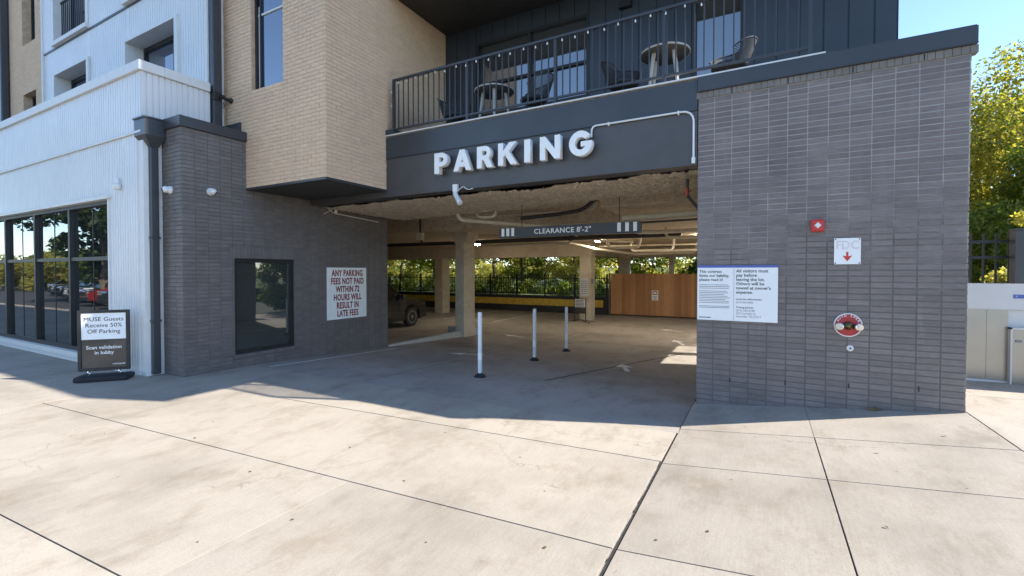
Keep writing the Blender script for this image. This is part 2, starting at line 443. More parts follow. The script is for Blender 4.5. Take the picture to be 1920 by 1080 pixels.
def slab(xa, xb, ya, yb, gap=.007, xg0=None, xg1=None, name='paving_slab'):
    """concrete panel with chamfered edges; ya,yb are functions of x"""
    x0 = xa+(gap if xg0 is None else xg0); x1 = xb-(gap if xg1 is None else xg1)
    c = .001; top = []; mid = []; bot = []
    for (x, yy, sx, sy) in ((x0, ya, 1, 1), (x1, ya, -1, 1), (x1, yb, -1, -1), (x0, yb, 1, -1)):
        y = yy(x)+sy*gap; z = zwalk(x)
        top.append((x+sx*c, y+sy*c, z)); mid.append((x, y, z-c)); bot.append((x, y, z-.06))
    m = MB().add(top+mid+bot, [(0,1,2,3)]+[(4+i,4+(i+1)%4,(i+1)%4,i) for i in range(4)]+[(8+i,8+(i+1)%4,4+(i+1)%4,4+i) for i in range(4)])
    return m.build(name, 'slab_concrete', walk)
K = lambda v: (lambda x: v)
D = lambda v: (lambda x: v+SK*(x+.8))       # driveway joints run slightly askew
FL = K(5.2)
# driveway bays
for xa, xb in ((-8.42, -.8),):
    g1 = .012
    slab(xa, xb, D(4.34), FL, xg1=.010); slab(xa, xb, D(2.82), D(4.34), xg1=.022)
for xa, xb in ((-8.42, -3.02), (-3.02, -.8)):
    slab(xa, xb, D(1.36), D(2.82), gap=.005, xg0=.0015 if xa > -4 else None, xg1=.024 if xb > -1 else .0015)
    slab(xa, xb, K(-1.2), D(1.36), gap=.005, xg0=.0015 if xa > -4 else None, xg1=.024 if xb > -1 else .0015)
# pavement to the left
ys = [-1.2, .5, 2.2, 3.95]
xs_ = [-45+1.83*i for i in range(20)]+[-8.42]
for xa, xb in zip(xs_, xs_[1:]):
    for a, b_ in ((-1.2, 1.1), (1.1, 4.2)): slab(xa, xb, K(a), K(b_), gap=.005)
# rising pavement on the right
for xa, xb in ((-.8, .457), (.457, 1.9), (1.9, 3.4), (3.4, 6.4), (6.4, 9.4), (9.4, 14)):
    for a, b_ in ((-1.2, 1.2), (1.2, 2.82), (2.82, 4.3), (4.3, 5.34), (5.34, 7.4), (7.4, 9.2)):
        if xa < 1.8 and a > 5: 
            if a > 5.5: continue
            slab(-.8 if xa < 0 else .457, .457 if xa < 0 else 1.9, K(5.34), K(6.6), xg0=.01 if xa < 0 else .002, xg1=.002 if xa < 0 else None); continue
        slab(xa, xb, K(a), K(b_), gap=.005, xg0=.012 if xa < 0 else None)
# crumbling sealant lip along the wide joint
lip = MB()
y = -1.1
while y < 4.2:
    l = random.uniform(.05, .22); lip.box(-.8235, -.815+random.uniform(-.003, .003), y, y+l, -.012, -.003+random.uniform(-.004, .002)); y += l+random.choice([0, 0, .01, .04])
lip.build('joint_sealant', 'joint_lip', walk)
# garage floor: falls gently inwards
xsF = [-27+1.0*i for i in range(33)]; ysF = [5.2+.8*i for i in range(23)]
m = MB()
m.add([(min(x, 5), y, zfloor(y)-.002) for y in ysF for x in xsF], [(j*33+i, j*33+i+1, (j+1)*33+i+1, (j+1)*33+i) for j in range(22) for i in range(32)])
floor = struct(m.build('garage_floor', 'floor_concrete', fix=False))
def floor_poly(name, pts, mat, dz=.004):
    m = MB().add([(x, y, zfloor(y)+dz) for x, y in pts], [tuple(range(len(pts)))]); return m.build(name, mat, floor, fix=False)
def arrow(x, y, ang, s=1.0, turn=False):
    p = [(-.055,-.55),(.055,-.55),(.055,.05),(.2,.05),(0,.5),(-.2,.05),(-.055,.05)]
    ca, sa = math.cos(ang), math.sin(ang)
    floor_poly('painted_arrow', [(x+s*(a*ca-b_*sa), y+s*(a*sa+b_*ca)) for a, b_ in p], 'paint_mark')
arrow(-2.42, 9.15, R(22), .85); arrow(-6.05, 8.8, R(105), .85); arrow(-7.15, 13.2, R(70), .95); arrow(-2.2, 14.4, R(25), .95); arrow(-2.9, 17.2, R(60), .9)
for (xa, ya, xb, yb, w_) in ((-3.2, 7.0, -1.75, 12.2, .018), (-26, 13.1, 3, 13.1, .01), (-5.6, 5.3, -5.6, 21.5, .006)):
    n_ = 14; pts = [(xa+(xb-xa)*i/n_, ya+(yb-ya)*i/n_) for i in range(n_+1)]
    dx, dy = yb-ya, xa-xb; q = math.hypot(dx, dy); dx, dy = dx/q*w_, dy/q*w_
    mm = MB()
    for (a, b_) in zip(pts, pts[1:]):
        mm.quad(*[(p[0]+s*dx, p[1]+s*dy, zfloor(p[1])+.003) for p, s in ((a, -1), (b_, -1), (b_, 1), (a, 1))])
    mm.build('control_joint', 'joint_filler', floor, fix=False)
# white edge line along the office wall and bay lines
floor_poly('painted_line', [(-8.0, 5.25), (-7.93, 5.25), (-7.93, 8.6), (-8.0, 8.6)], 'paint_mark')
for x in (-10.0, -12.6, -15.2, -17.8): floor_poly('painted_line', [(x, 16.6), (x+.1, 16.6), (x+.1, 21.6), (x, 21.6)], 'paint_mark')
# kerb of the raised bay
part('kerb', 'kerb_concrete', floor, (-8.52, -8.36, 8.76, 12.9, -.6, -.12), (-9.6, -8.36, 12.9, 13.05, -.6, -.13), c=.02)
struct(MB().quad((-20, 23.0, .48), (-20, 300, 3), (-300, 300, 3), (-300, 23.0, .48)).build('bank', 'grass_bank', fix=False))
struct(MB().add([(-300,22.25,.46),(60,22.25,.46),(60,60,1.6),(-300,60,1.6),(-300,400,6),(60,400,6)], [(0,1,2,3),(3,2,5,4)]).build('hillside', 'grass_bank', fix=False))
bpy.data.objects.remove(bpy.data.objects['bank'])

# ------------------------------------------------------------------ right brick pier
pier = thing('brick_pier', 'dark grey stack-bond brick pier at the right of the garage entrance', 'wall', (PX0, FY, 0))
part('mortar_core', 'pier_mortar', pier, (PX0+.01, PX1-.009, FY+.0042, FY+.55, -.3, 4.06))
part('side_wall', 'dark_mortar', pier, (1.35, PX1-.012, FY+.55, 11.5, -.6, 4.06))
PZ = 4.0-58*BH-.0
brick_field(pier, (PX0, FY, 4.0-62*BH), 0, 13*BW-.003, 62*BH, 'pier_brick')
brick_field(pier, (PX1, FY+.012, 4.0-62*BH), R(90), .52, 62*BH, 'pier_brick', limit=0)
cm = MB()
k = 0
x = PX0-.012
while x < PX1+.02:                                     # rowlock course below the coping
    cm.box(x, x+.0637, FY-.014-random.uniform(0, .003), FY+.08, 4.005, 4.085); x += .0677
stuff(cm.build('rowlock_course', 'lime_joint', pier))
part('coping', 'charcoal_metal', pier, (PX0+.005, PX1+.03, FY-.045, FY+.62, 4.088, 4.27), (PX0+.008, PX1+.034, FY-.049, FY+.61, 4.095, 4.10))
part('parapet_cap', 'charcoal_metal', pier, (PX0+.01, PX1+.02, FY-.038, 11.5, 4.271, 4.282))
for px in (-.36, .25, .88, 1.5):
    zz = .33+.06*(px+.4)
    part('weep_vent', 'ink_black', pier, (px-.006, px+.006, FY-.004, FY+.02, zz, zz+.055))
    part('weep_vent', 'ink_black', pier, (px-.006, px+.006, FY-.018, FY+.02, 4.01, 4.08))

# ------------------------------------------------------------------ entrance beam and balcony
SX0 = -6.235
beam = thing('entrance_beam', 'dark painted steel beam carrying the white letters over the entrance', 'beam', (SX0, FY, 3.17))
part('web', 'beam_paint', beam, (-8.38, PX0-.004, FY+.0, FY+.05, 3.18, 3.86))
part('bottom_flange', 'beam_paint', beam, (-8.38, PX0-.004, FY-.006, FY+.3, 3.155, 3.178))
part('top_flange', 'charcoal_metal', beam, (SX0+.002, PX0-.003, FY-.012, FY+.06, 3.862, 4.262))
part('drip_edge', 'charcoal_metal', beam, (SX0+.002, PX0-.003, FY-.022, FY+.05, 3.866, 3.882))
bal = thing('balcony_deck', 'concrete balcony deck with pale metal edge above the entrance', 'balcony', (SX0, FY, 4.28))
part('deck', 'column_concrete', bal, (SX0+.002, 1.3, FY+.02, 8.33, 4.10, 4.279))
part('edge_trim', 'white_trim', bal, (SX0+.003, .62, FY-.034, FY+.07, 4.284, 4.303))
part('end_block', 'charcoal_metal', bal, (SX0-.02, SX0+.20, FY-.03, FY+.3, 4.305, 4.40))
# railing
RX0, RX1, RZ0, RZ1 = -6.07, .47, 4.39, 5.335
rail = thing('balcony_railing', 'dark metal picket railing along the front of the balcony', 'railing', (RX0, FY+.03, 4.3))
RY = FY+.03
part('top_rail', 'charcoal_metal', rail, (RX0-.02, RX1+.02, RY-.022, RY+.022, RZ1-.04, RZ1), c=.006)
part('bottom_rail', 'charcoal_metal', rail, (RX0-.02, RX1+.02, RY-.018, RY+.018, RZ0, RZ0+.03))
posts = [RX0, -4.42, -2.8, -1.2, RX1]
for x in posts:
    part('post', 'charcoal_metal', rail, (x-.022, x+.022, RY-.024, RY+.024, 4.303, RZ1-.042))
    part('base_plate', 'charcoal_metal', rail, (x-.05, x+.05, RY-.04, RY+.045, 4.304, 4.318))
n_ = 55; pm = MB().box(-.0085, .0085, -.0085, .0085, RZ0+.031, RZ1-.041); 
po = pm.build('picket', 'charcoal_metal', rail)
for i in range(n_):
    x = RX0+(i+1)*(RX1-RX0)/(n_+1)
    if min(abs(x-p) for p in posts) < .03: continue
    o = bpy.data.objects.new('picket', po.data); col.objects.link(o); o.location = (x, RY, 0); adopt(o, rail)
bpy.data.objects.remove(po)
# string lights
st = thing('string_lights', 'string of small white bulbs wound along the balcony top rail', 'string lights', (RX0, RY, RZ1))
pts = []
for i in range(161):
    t = i/160; x = RX0+.02+t*(RX1-RX0-.04); pts.append((x, RY-.03-.006*math.sin(i*1.9), RZ1-.045-.035*abs(math.sin(t*math.pi*14))))
MB().tube(pts, .004, 5).build('cord', 'black_metal', st)
bl = MB().lathe([(.005,.015),(.006,.008),(.011,-.003),(.013,-.012),(.009,-.023),(.002,-.027)], n=10).build('bulb', 'bulb', st, True)
for i in range(30):
    p = pts[min(160, 3+int(i*5.35))]
    o = bpy.data.objects.new('bulb', bl.data); col.objects.link(o); o.location = (p[0], p[1]-.005, p[2]-.02); adopt(o, st)
for z in (5.1, 4.85):
    o = bpy.data.objects.new('bulb', bl.data); col.objects.link(o); o.location = (RX0-.03, RY-.03, z); adopt(o, st)
bpy.data.objects.remove(bl)
# balcony back wall
BY = 8.34
bw = thing('balcony_wall', 'navy metal wall with tall windows behind the balcony', 'wall', (SX0, BY, 4.28))
holes = [(-5.42, -2.9, 4.33, 6.62), (-1.08, -.29, 4.33, 6.75)]
cb = MB()
for q in rects(SX0, 1.64, 4.27, 7.0, holes): cb.box(q[0], q[1], BY+.02, BY+.25, q[2], q[3])
cb.build('wall_core', 'navy_siding', bw)
hl = [(a-SX0, b_-SX0, c_, d) for a, b_, c_, d in holes]
ribbed(bw, 'siding', (SX0, BY, 0), 0, 1.65-SX0, 4.28, 7.0, 'navy_siding', pitch=.305, groove=.02, depth=.014, holes=hl)
ribbed(bw, 'end_siding', (1.65, BY, 0), R(90), 8, 4.0, 7.88, 'navy_siding', pitch=.305, groove=.02)
for (a, b_, c_, d), mull in zip(holes, ([-4.16], [])):
    fr = part('window', 'black_metal', bw, (a, a+.06, BY-.01, BY+.12, c_, d), (b_-.06, b_, BY-.01, BY+.12, c_, d), (a+.06, b_-.06, BY-.01, BY+.12, d-.06, d), (a+.06, b_-.06, BY-.01, BY+.12, c_, c_+.06), *[(x-.035, x+.035, BY+.01, BY+.12, c_+.06, d-.06) for x in mull], *([(a+.061, b_-.061, BY+.02, BY+.11, 5.72, 5.77), (a+.061, b_-.061, BY+.02, BY+.11, 5.06, 5.12)] if mull else []))
    ed = [a+.06]+mull+[b_-.06]
    for p, q in zip(ed, ed[1:]): part('pane', 'balcony_glass', fr, (p+.002, q-.002, BY+.075, BY+.085, c_+.062, d-.062))
part('wall_light', 'black_metal', bw, (-2.32, -2.1, BY-.1, BY-.002, 6.5, 6.62))
# storey above: soffit, fascia and main block (mostly above the picture; it shades the street)
up = thing('upper_storeys', 'dark soffit and storeys of the apartment block above the balcony', 'building', (SX0, FY, 7.0))
part('soffit', 'soffit_dark', up, (SX0+.003, 1.45, FY+.05, 8.33, 7.0, 7.08))
part('fascia', 'charcoal_metal', up, (SX0+.003, 1.45, FY-.02, FY+.05, 6.98, 8.0))
part('upper_wall_and_sun_block', 'navy_siding', up, (-9.0, 1.64, 8.32, 24, 7.09, 7.9), (-9.0, 1.63, 8.34, 24, 7.9, 15.5), (1.63, 3.0, 8.33, 9.4, 7.91, 15.4))  # last box: unseen extension added to keep sun off the bay and walls
part('roof_deck', 'soffit_dark', up, (-27, 1.34, 8.6, 24.2, 4.0, 4.26))
part('left_wing', 'white_trim', up, (-30, -9.0, 5.6, 24, 4.3, 13.5))

# ------------------------------------------------------------------ tan brick bay
bay = thing('tan_brick_bay', 'tan brick bay projecting over the left side of the entrance', 'building', (-7.3, 5.11, 3.29))
TY, TX0, TX1, TXL, TZ = 5.11, -8.52, -6.23, -9.12, 3.29
TW = (-8.21, -7.31, 5.04, 7.4)
cb = MB()
for q in rects(TX0, TX1, TZ+.005, 9.0, [TW]): cb.box(q[0]+.003, q[1]-.008, TY+.007, TY+.3, q[2], q[3])
cb.box(TX1-.3, TX1-.007, TY+.3, FY+.3, TZ+.005, 4.30); cb.box(TX1-.3, TX1-.007, TY+.3, 8.33, 4.30, 9.0)
cb.box(TXL, TX0+.003, TY+.007, TY+.3, 4.32, 9.0)
cb.build('mortar_core', 'tan_mortar', bay)
brick_field(bay, (TXL, TY, TZ), 0, TX1-TXL, 84*BH, 'tan_brick', bond='running', holes=[(0, TX0-TXL, 0, 1.05), (TW[0]-TXL, TW[1]-TXL, TW[2]-TZ, TW[3]-TZ)], limit=200)
brick_field(bay, (TX1, TY+.013, TZ), R(90), FY-TY-.02, 15*BH, 'tan_brick', bond='running', limit=40)
brick_field(bay, (TX1, TY+.013, TZ+15*BH), R(90), 3.2, 69*BH, 'tan_brick', bond='running', limit=60)
part('soffit', 'soffit_dark', bay, (TX0+.005, TX1-.01, TY+.015, FY-.01, TZ-.03, TZ+.004), (-8.38, TX1-.01, FY-.01, FY+.3, TZ-.028, TZ+.003))
part('drip_edge', 'charcoal_metal', bay, (TX0, TX1+.006, TY-.006, TY+.014, TZ-.034, TZ-.004), (TX1-.009, TX1+.006, TY+.015, FY-.012, TZ-.034, TZ-.004))
fr = part('window', 'black_metal', bay, (TW[0], TW[0]+.05, TY+.08, TY+.2, TW[2], TW[3]), (TW[1]-.04, TW[1], TY+.08, TY+.2, TW[2], TW[3]), (TW[0]+.05, TW[1]-.04, TY+.08, TY+.2, TW[2], TW[2]+.05), (TW[0]+.11, TW[0]+.15, TY+.10, TY+.19, TW[2]+.05, TW[3]))
part('jamb_trim', 'white_trim', fr, (TW[0]+.052, TW[0]+.108, TY+.12, TY+.18, TW[2]+.051, TW[3]-.8), (TW[0]+.052, TW[1]-.042, TY+.11, TY+.17, 6.42, 6.45))
part('pane', 'room_glass', fr, (TW[0]+.152, TW[1]-.042, TY+.13, TY+.14, TW[2]+.052, TW[3]))

# ------------------------------------------------------------------ dark brick office wall on the left of the drive
LX, LY0, LY1 = -8.39, 4.03, 8.74
off = thing('dark_brick_office', 'dark grey brick office wall with one window left of the drive', 'wall', (LX, LY0, 0))
LW = (4.88, 6.10, .235, 1.995)
cb = MB()
for q in rects(LY0+.008, LY1, -.6, 4.14, [LW]): cb.box(LX-.35, LX-.007, q[0], q[1], q[2], q[3])
cb.box(-9.3, LX-.35, LY0+.007, LY0+.3, -.3, 4.14); cb.box(-27, LX-.351, LY1-.3, LY1-.002, -.6, 4.0)
cb.build('mortar_core', 'dark_mortar', off)
cr = 62; zb = 4.14-63*BH
h0, h1 = LW[0]-LY0, LW[1]-LY0
sold = [(h0-.10+i*.0677+.005, h0-.10+(i+1)*.0677-.005, LW[3]-zb+.006, LW[3]-zb+.203) for i in range(int((h1-h0+.34)/.0677))]
brick_field(off, (LX, LY0, zb), R(90), LY1-LY0, 63*BH, 'dark_brick', limit=300, extra=sold, holes=[(h0, h1, LW[2]-zb, LW[3]-zb), (h0-.1, h1+.24, LW[3]-zb, LW[3]-zb+.206)])
brick_field(off, (LX-.62, LY0, zb), 0, .61, 63*BH, 'dark_brick', limit=0)
part('coping', 'charcoal_metal', off, (LX-.03, LX+.045, LY0-.04, 5.10, 4.142, 4.31), (-9.3, LX-.03, LY0-.04, LY0+.3, 4.142, 4.31), (-9.12, LX-.031, LY0+.3, 5.10, 4.142, 4.30))
part('coping_upstand', 'charcoal_metal', off, (-9.05, TX0-.003, TY-.03, TY-.002, 4.311, 4.52))
fr = part('window', 'black_metal', off, (LX-.13, LX-.05, LW[0], LW[0]+.05, LW[2], LW[3]), (LX-.13, LX-.05, LW[1]-.07, LW[1], LW[2], LW[3]), (LX-.13, LX-.05, LW[0]+.05, LW[1]-.07, LW[2], LW[2]+.06), (LX-.13, LX-.05, LW[0]+.05, LW[1]-.07, LW[3]-.07, LW[3]))
part('pane', 'office_glass', fr, (LX-.10, LX-.09, LW[0]+.052, LW[1]-.072, LW[2]+.062, LW[3]-.072))
part('sill', 'dark_mortar', fr, (LX-.12, LX+.03, LW[0]-.04, LW[1]+.1, LW[2]-.055, LW[2]-.003))
# rain head and downspout beside it
ds = thing('downspout', 'charcoal rain head and downspout between white cladding and dark brick', 'downspout', (-8.98, 3.9, 0))
hp = MB().add([(-9.2,3.72,4.27),(-8.85,3.72,4.27),(-8.85,4.02,4.27),(-9.2,4.02,4.27),(-9.2,3.72,4.0),(-8.85,3.72,4.0),(-8.85,4.02,4.0),(-9.2,4.02,4.0),(-9.07,3.84,3.83),(-8.95,3.84,3.83),(-8.95,3.96,3.83),(-9.07,3.96,3.83)],
    [(0,1,2,3)]+[(i,4+i,4+(i+1)%4,(i+1)%4) for i in range(4)]+[(4+i,8+i,8+(i+1)%4,4+(i+1)%4) for i in range(4)])
hp.build('rain_head', 'charcoal_metal', ds)
part('head_rim', 'charcoal_metal', ds, (-9.22, -8.83, 3.70, 4.02, 4.271, 4.295))
part('pipe', 'charcoal_metal', ds, (-9.07, -8.95, 3.84, 3.96, .02, 3.83), c=.015)
for z in (.9, 2.3): part('strap', 'charcoal_metal', ds, (-9.08, -8.94, 3.83, 3.97, z, z+.04))
tp = thing('corner_pipe', 'tall dark downspout between upper white cladding and tan brick', 'downspout', (-9.02, 4.95, 4.3))
part('pipe', 'charcoal_metal', tp, (-9.1, -8.93, 4.84, 5.0, 4.31, 9.5), c=.015)

# ------------------------------------------------------------------ white lobby volume
WY, WX1 = 3.75, -9.0
lob = thing('white_clad_lobby', 'white ribbed metal lobby front with large dark window at far left', 'building', (WX1, WY, 0))
LWn = (-17.6, -10.24, .2, 3.04)
cb = MB()
for q in rects(-26, WX1-.02, -.2, 5.05, [LWn]): cb.box(q[0], q[1], WY+.016, WY+.3, q[2], q[3])
cb.box(WX1-.3, WX1-.016, WY+.3, 4.82, 4.2, 5.05); cb.box(WX1-.4, WX1-.215, WY+.3, 4.05, -.2, 4.2)
cb.build('wall_core', 'white_trim', lob)
ribbed(lob, 'lower_cladding', (-26, WY, 0), 0, 26+WX1-.18, .02, 4.05, 'white_metal', holes=[(LWn[0]+26-.05, LWn[1]+26+.05, LWn[2]-.12, LWn[3]+.06)])
ribbed(lob, 'upper_cladding', (-26, WY-.012, 0), 0, 26+WX1, 4.09, 5.06, 'white_metal')
ribbed(lob, 'b', (WX1, WY-.012, 0), R(90), 1.09, 4.09, 5.06, 'white_metal', boards=True)
ribbed(lob, 'b', (WX1-.18, WY, 0), R(90), .32, .02, 4.05, 'white_metal', pitch=.064, boards=True)
part('base_flashing', 'white_trim', lob, (-26, WX1-.17, WY-.012, WY+.014, -.05, .03))
part('seam_flashing', 'white_trim', lob, (-26, WX1+.012, WY-.034, WY+.01, 4.052, 4.087))
part('parapet_cap', 'white_trim', lob, (-26, WX1+.05, WY-.06, WY+.32, 5.062, 5.22), (WX1-.32, WX1+.05, WY+.321, 4.80, 5.062, 5.22), c=.008)
part('window_head', 'white_trim', lob, (LWn[0], LWn[1]+.1, WY-.06, WY+.014, LWn[3]+.005, LWn[3]+.065))
part('window_jamb', 'white_trim', lob, (LWn[1]+.008, LWn[1]+.05, WY-.03, WY+.014, LWn[2]-.1, LWn[3]))
part('window_sill', 'white_trim', lob, (LWn[0], LWn[1]+.1, WY-.05, WY+.014, LWn[2]-.10, LWn[2]-.005))
majors = [-17.5, -15.67, -13.85, -12.04, -10.28]; thin = [-16.6, -14.78, -12.95, -11.13]
fr = part('window', 'black_metal', lob, (LWn[0], LWn[1], WY+.02, WY+.14, LWn[3]-.07, LWn[3]), (LWn[0], LWn[1], WY+.02, WY+.14, LWn[2], LWn[2]+.09), (LWn[0], LWn[1], WY+.03, WY+.13, 1.96, 2.03), *[(x-.04, x+.04, WY+.015, WY+.135, LWn[2]+.09, LWn[3]-.07) for x in majors])
ed = sorted(majors+thin)
for p, q in zip(ed, ed[1:]):
    for z0, z1 in ((LWn[2]+.09, 1.96), (2.03, LWn[3]-.07)):
        me = part('pane', 'lobby_glass', fr, (p+.006, q-.006, WY+.082, WY+.092, z0, z1)); 
        me.rotation_euler = (0, 0, 0)
for x in thin: part('glazing_joint', 'black_metal', fr, (x-.007, x+.007, WY+.074, WY+.1, LWn[2]+.09, LWn[3]-.07))
wl = thing('wall_lamp', 'small white dome lamp fixed to the ribbed cladding', 'lamp', (-9.78, WY, 3.22))
MB().lathe([(.002,.0),(.05,.0),(.062,.02),(.065,.05),(.05,.085),(.02,.1)], (-9.78, WY-.015, 3.22), (0,-1,0), 16).build('dome', 'device_white', wl, True)
MB().lathe([(.03,0),(.03,.1)], (-9.78, WY-.05, 3.27), (0,0,1), 10).build('cap', 'device_white', wl, True)

# ------------------------------------------------------------------ upper white wall, tan strip and far wing
UY, UX0, UX1 = 4.85, -16.88, -9.12
uw = thing('upper_white_wall', 'white ribbed upper storey wall with deep square window recesses', 'wall', (UX1, UY, 5.2))
rec = [(-12.25, -10.22, 4.9, 6.75), (-16.14, -14.22, 4.9, 6.82), (-12.25, -10.22, 7.66, 9.6), (-16.12, -14.22, 7.66, 9.6)]
ribbed(uw, 'lower_cladding', (UX0, UY, 0), 0, UX1-UX0, 4.5, 7.5, 'white_metal', holes=[(a-UX0, b_-UX0, c_, d) for a, b_, c_, d in rec[:2]])
ribbed(uw, 'upper_cladding', (UX0, UY-.02, 0), 0, UX1-UX0, 7.545, 10.5, 'white_metal', holes=[(a-UX0, b_-UX0, c_, d) for a, b_, c_, d in rec[2:]])
part('seam_flashing', 'charcoal_metal', uw, (UX0, UX1, UY-.016, UY+.02, 7.502, 7.543))
part('edge_trim', 'white_trim', uw, (UX0-.05, UX0+.02, UY-.05, UY+.3, 4.5, 10.5), (UX1-.02, UX1+.05, UY-.04, UY+.3, 4.5, 10.5))
for i, (a, b_, c_, d) in enumerate(rec):
    y0, y1 = UY-.045, UY+.42
    fr = part('window', 'white_trim', uw, (a-.07, a, y0, y1, c_, d+.06), (b_, b_+.12, y0, y1, c_, d+.06), (a, b_, y0, y1, d, d+.06), (a-.05, b_+.1, y0-.04, y1, c_-.10, c_))
    part('frame', 'black_metal', fr, (a+.001, b_-.001, y1-.12, y1-.05, d-.09, d-.001), (a+.001, a+.07, y1-.12, y1-.05, c_, d-.09), (b_-.07, b_-.001, y1-.12, y1-.05, c_, d-.09), ((a+b_)/2+.25, (a+b_)/2+.33, y1-.12, y1-.05, c_, d-.09))
    part('pane', 'room_glass', fr, (a+.07, b_-.07, y1-.08, y1-.07, c_+.001, d-.091))
    if i == 3:
        for k in range(17): part('baluster', 'black_metal', fr, (a+.06+k*.114, a+.078+k*.114, UY+.1, UY+.118, c_+.05, c_+1.05))
        part('guard_rail', 'black_metal', fr, (a+.01, b_-.01, UY+.09, UY+.128, c_+1.051, c_+1.09), (a+.01, b_-.01, UY+.09, UY+.128, c_+.02, c_+.049))
ts = thing('tan_brick_strip', 'narrow strip of tan brick wall at the upper left corner', 'wall', (-19, 5.1, 5))
sh = [(-19.42, -18.42, 8.47, 11), (-19.42, -18.42, 4.9, 7.02)]
cb = MB()
for q in rects(-20.5, UX0-.06, 4.5, 11, sh): cb.box(q[0], q[1], 5.107, 5.4, q[2], q[3])
cb.build('mortar_core', 'tan_mortar', ts)
brick_field(ts, (-20.5, 5.1, 6.2), 0, 20.5+UX0-.06, 64*BH, 'tan_brick', bond='running', holes=[(a+20.5, b_+20.5, c_-6.2, d-6.2) for a, b_, c_, d in sh], limit=60)
for a, b_, c_, d in sh:
    fr = part('window', 'black_metal', ts, (a, a+.08, 5.3, 5.4, c_, d), (b_-.08, b_, 5.3, 5.4, c_, d), (a+.55, a+.62, 5.3, 5.4, c_, d-.07), (a+.08, b_-.08, 5.3, 5.4, d-.07, d))
    part('pane', 'room_glass', fr, (a+.081, b_-.081, 5.36, 5.37, c_, d-.071))
fp = thing('far_downspout', 'dark vertical pipe at the top left edge beside tan brick', 'downspout', (-20.7, 4.95, 5))
part('pipe', 'charcoal_metal', fp, (-20.95, -20.5, 4.9, 5.09, 4.6, 11), c=.03)
fw_ = thing('far_white_wall', 'white clad wall at the extreme upper left edge', 'wall', (-23, 5.1, 5))
ribbed(fw_, 'cladding', (-28, 5.1, 0), 0, 7.0, 4.6, 11, 'white_metal')
part('backing', 'white_trim', fw_, (-28, -20.96, 5.12, 5.4, 4.6, 11))

# ------------------------------------------------------------------ garage interior
def rough_sheet(name, x0, x1, y0, y1, z, amp, mat, nx, ny, skirt=0):
    xs = np.linspace(x0, x1, nx); ys = np.linspace(y0, y1, ny); X, Y = np.meshgrid(xs, ys)
    Z = np.zeros_like(X)
    for k in range(26):
        fx, fy = rng.normal(0, 6 if k > 8 else 1.6, 2); Z += np.sin(X*fx+Y*fy+rng.uniform(0, 6.3))/(1+.12*k)
    Z = z+amp*(Z/3+rng.normal(0, .35, Z.shape))
    v = [tuple(p) for p in np.stack([X, Y, Z], -1).reshape(-1, 3)]
    f = [(j*nx+i, j*nx+i+1, (j+1)*nx+i+1, (j+1)*nx+i) for j in range(ny-1) for i in range(nx-1)]
    m = MB().add(v, f)
    return m
ceil = thing('garage_ceiling', 'rough sprayed insulation ceiling inside the parking garage', 'ceiling', (-4, 7.5, 3.1))
m = rough_sheet('s', -8.36, 1.3, FY+.29, 8.0, 3.12, .028, None, 260, 60)
sedge = lambda x: 8.05+.17*max(0, -x-.9)+.05*math.sin(x*2.3)
m.v = [(x, FY+.29+(y-FY-.29)/(8.0-FY-.29)*(sedge(x)-FY-.29), z) for x, y, z in m.v]
m.build('front_soffit', 'sprayed_ceiling', ceil, True, fix=False)
m = rough_sheet('s', -8.36, 1.3, 0, .5, 0, .02, None, 200, 12)          # back edge of the dropped soffit
m.v = [(x, sedge(x)+z, 3.11+y) for x, y, z in m.v]; m.build('soffit_edge', 'sprayed_ceiling', ceil, True, fix=False)
rough_sheet('s', -27, 1.36, 8.2, 11.3, 3.58, .012, None, 120, 16).build('upper_slab', 'sprayed_ceiling', ceil, True, fix=False)
rough_sheet('s', -27, 1.88, 11.2, 24, 3.0, .012, None, 150, 60).build('rear_slab', 'sprayed_ceiling', ceil, True, fix=False)
part('slab_step', 'sprayed_ceiling', ceil, (-27, 1.34, 11.2, 11.5, 3.005, 3.9))
part('slab_top', 'column_concrete', ceil, (-27, 1.87, 11.51, 24.1, 3.1, 3.9), (-27, 1.34, 8.45, 11.19, 3.65, 3.95), (-8.36, 1.34, FY+.31, 8.44, 3.65, 3.95))
part('slab_band', 'sprayed_ceiling', ceil, (-7.4, -3.2, 9.2, 9.9, 3.25, 3.56), (-2.9, 1.3, 9.0, 10.6, 3.05, 3.56), c=.03)
def cbeam(label, b_, z):
    t = thing('concrete_beam', label, 'beam', ((b_[0]+b_[1])/2, (b_[2]+b_[3])/2, b_[4])); part('shaft', 'column_concrete', t, b_, c=.015); return t
cbeam('long concrete beam across the far columns above the iron fence', (-27, -6.45, 18.9, 19.4, 2.42, 2.99), 0)
cbeam('concrete beam running back from the column with the notices', (-7.0, -6.5, 19.42, 23.6, 2.47, 2.985), 0)
cbeam('rear concrete edge beam above the cedar fence', (-6.48, 3.0, 23.2, 23.6, 2.47, 2.985), 0)
cbeam('concrete edge beam along the sunlit right side of the garage', (1.5, 1.88, 11.55, 23.15, 2.9, 2.985), 0)
def column(label, x, y, w_, d_, z1, cap=True, z0=None):
    z0 = zfloor(y)-.05 if z0 is None else z0
    t = thing('concrete_column', label, 'column', (x, y, z0), 'concrete garage columns')
    part('shaft', 'column_concrete', t, (x-w_/2, x+w_/2, y-d_/2, y+d_/2, z0, z1), c=.02)
    if cap:
        a, h = .13, .32
        p = [(x-w_/2+.003, z1-h), (x+w_/2-.003, z1-h), (x+w_/2+a, z1-.06), (x+w_/2+a, z1+.04), (x-w_/2-a, z1+.04), (x-w_/2-a, z1-.06)]
        MB().prism(p, y-d_/2-.004, y+d_/2+.004).build('capital', 'column_concrete', t)
    return t
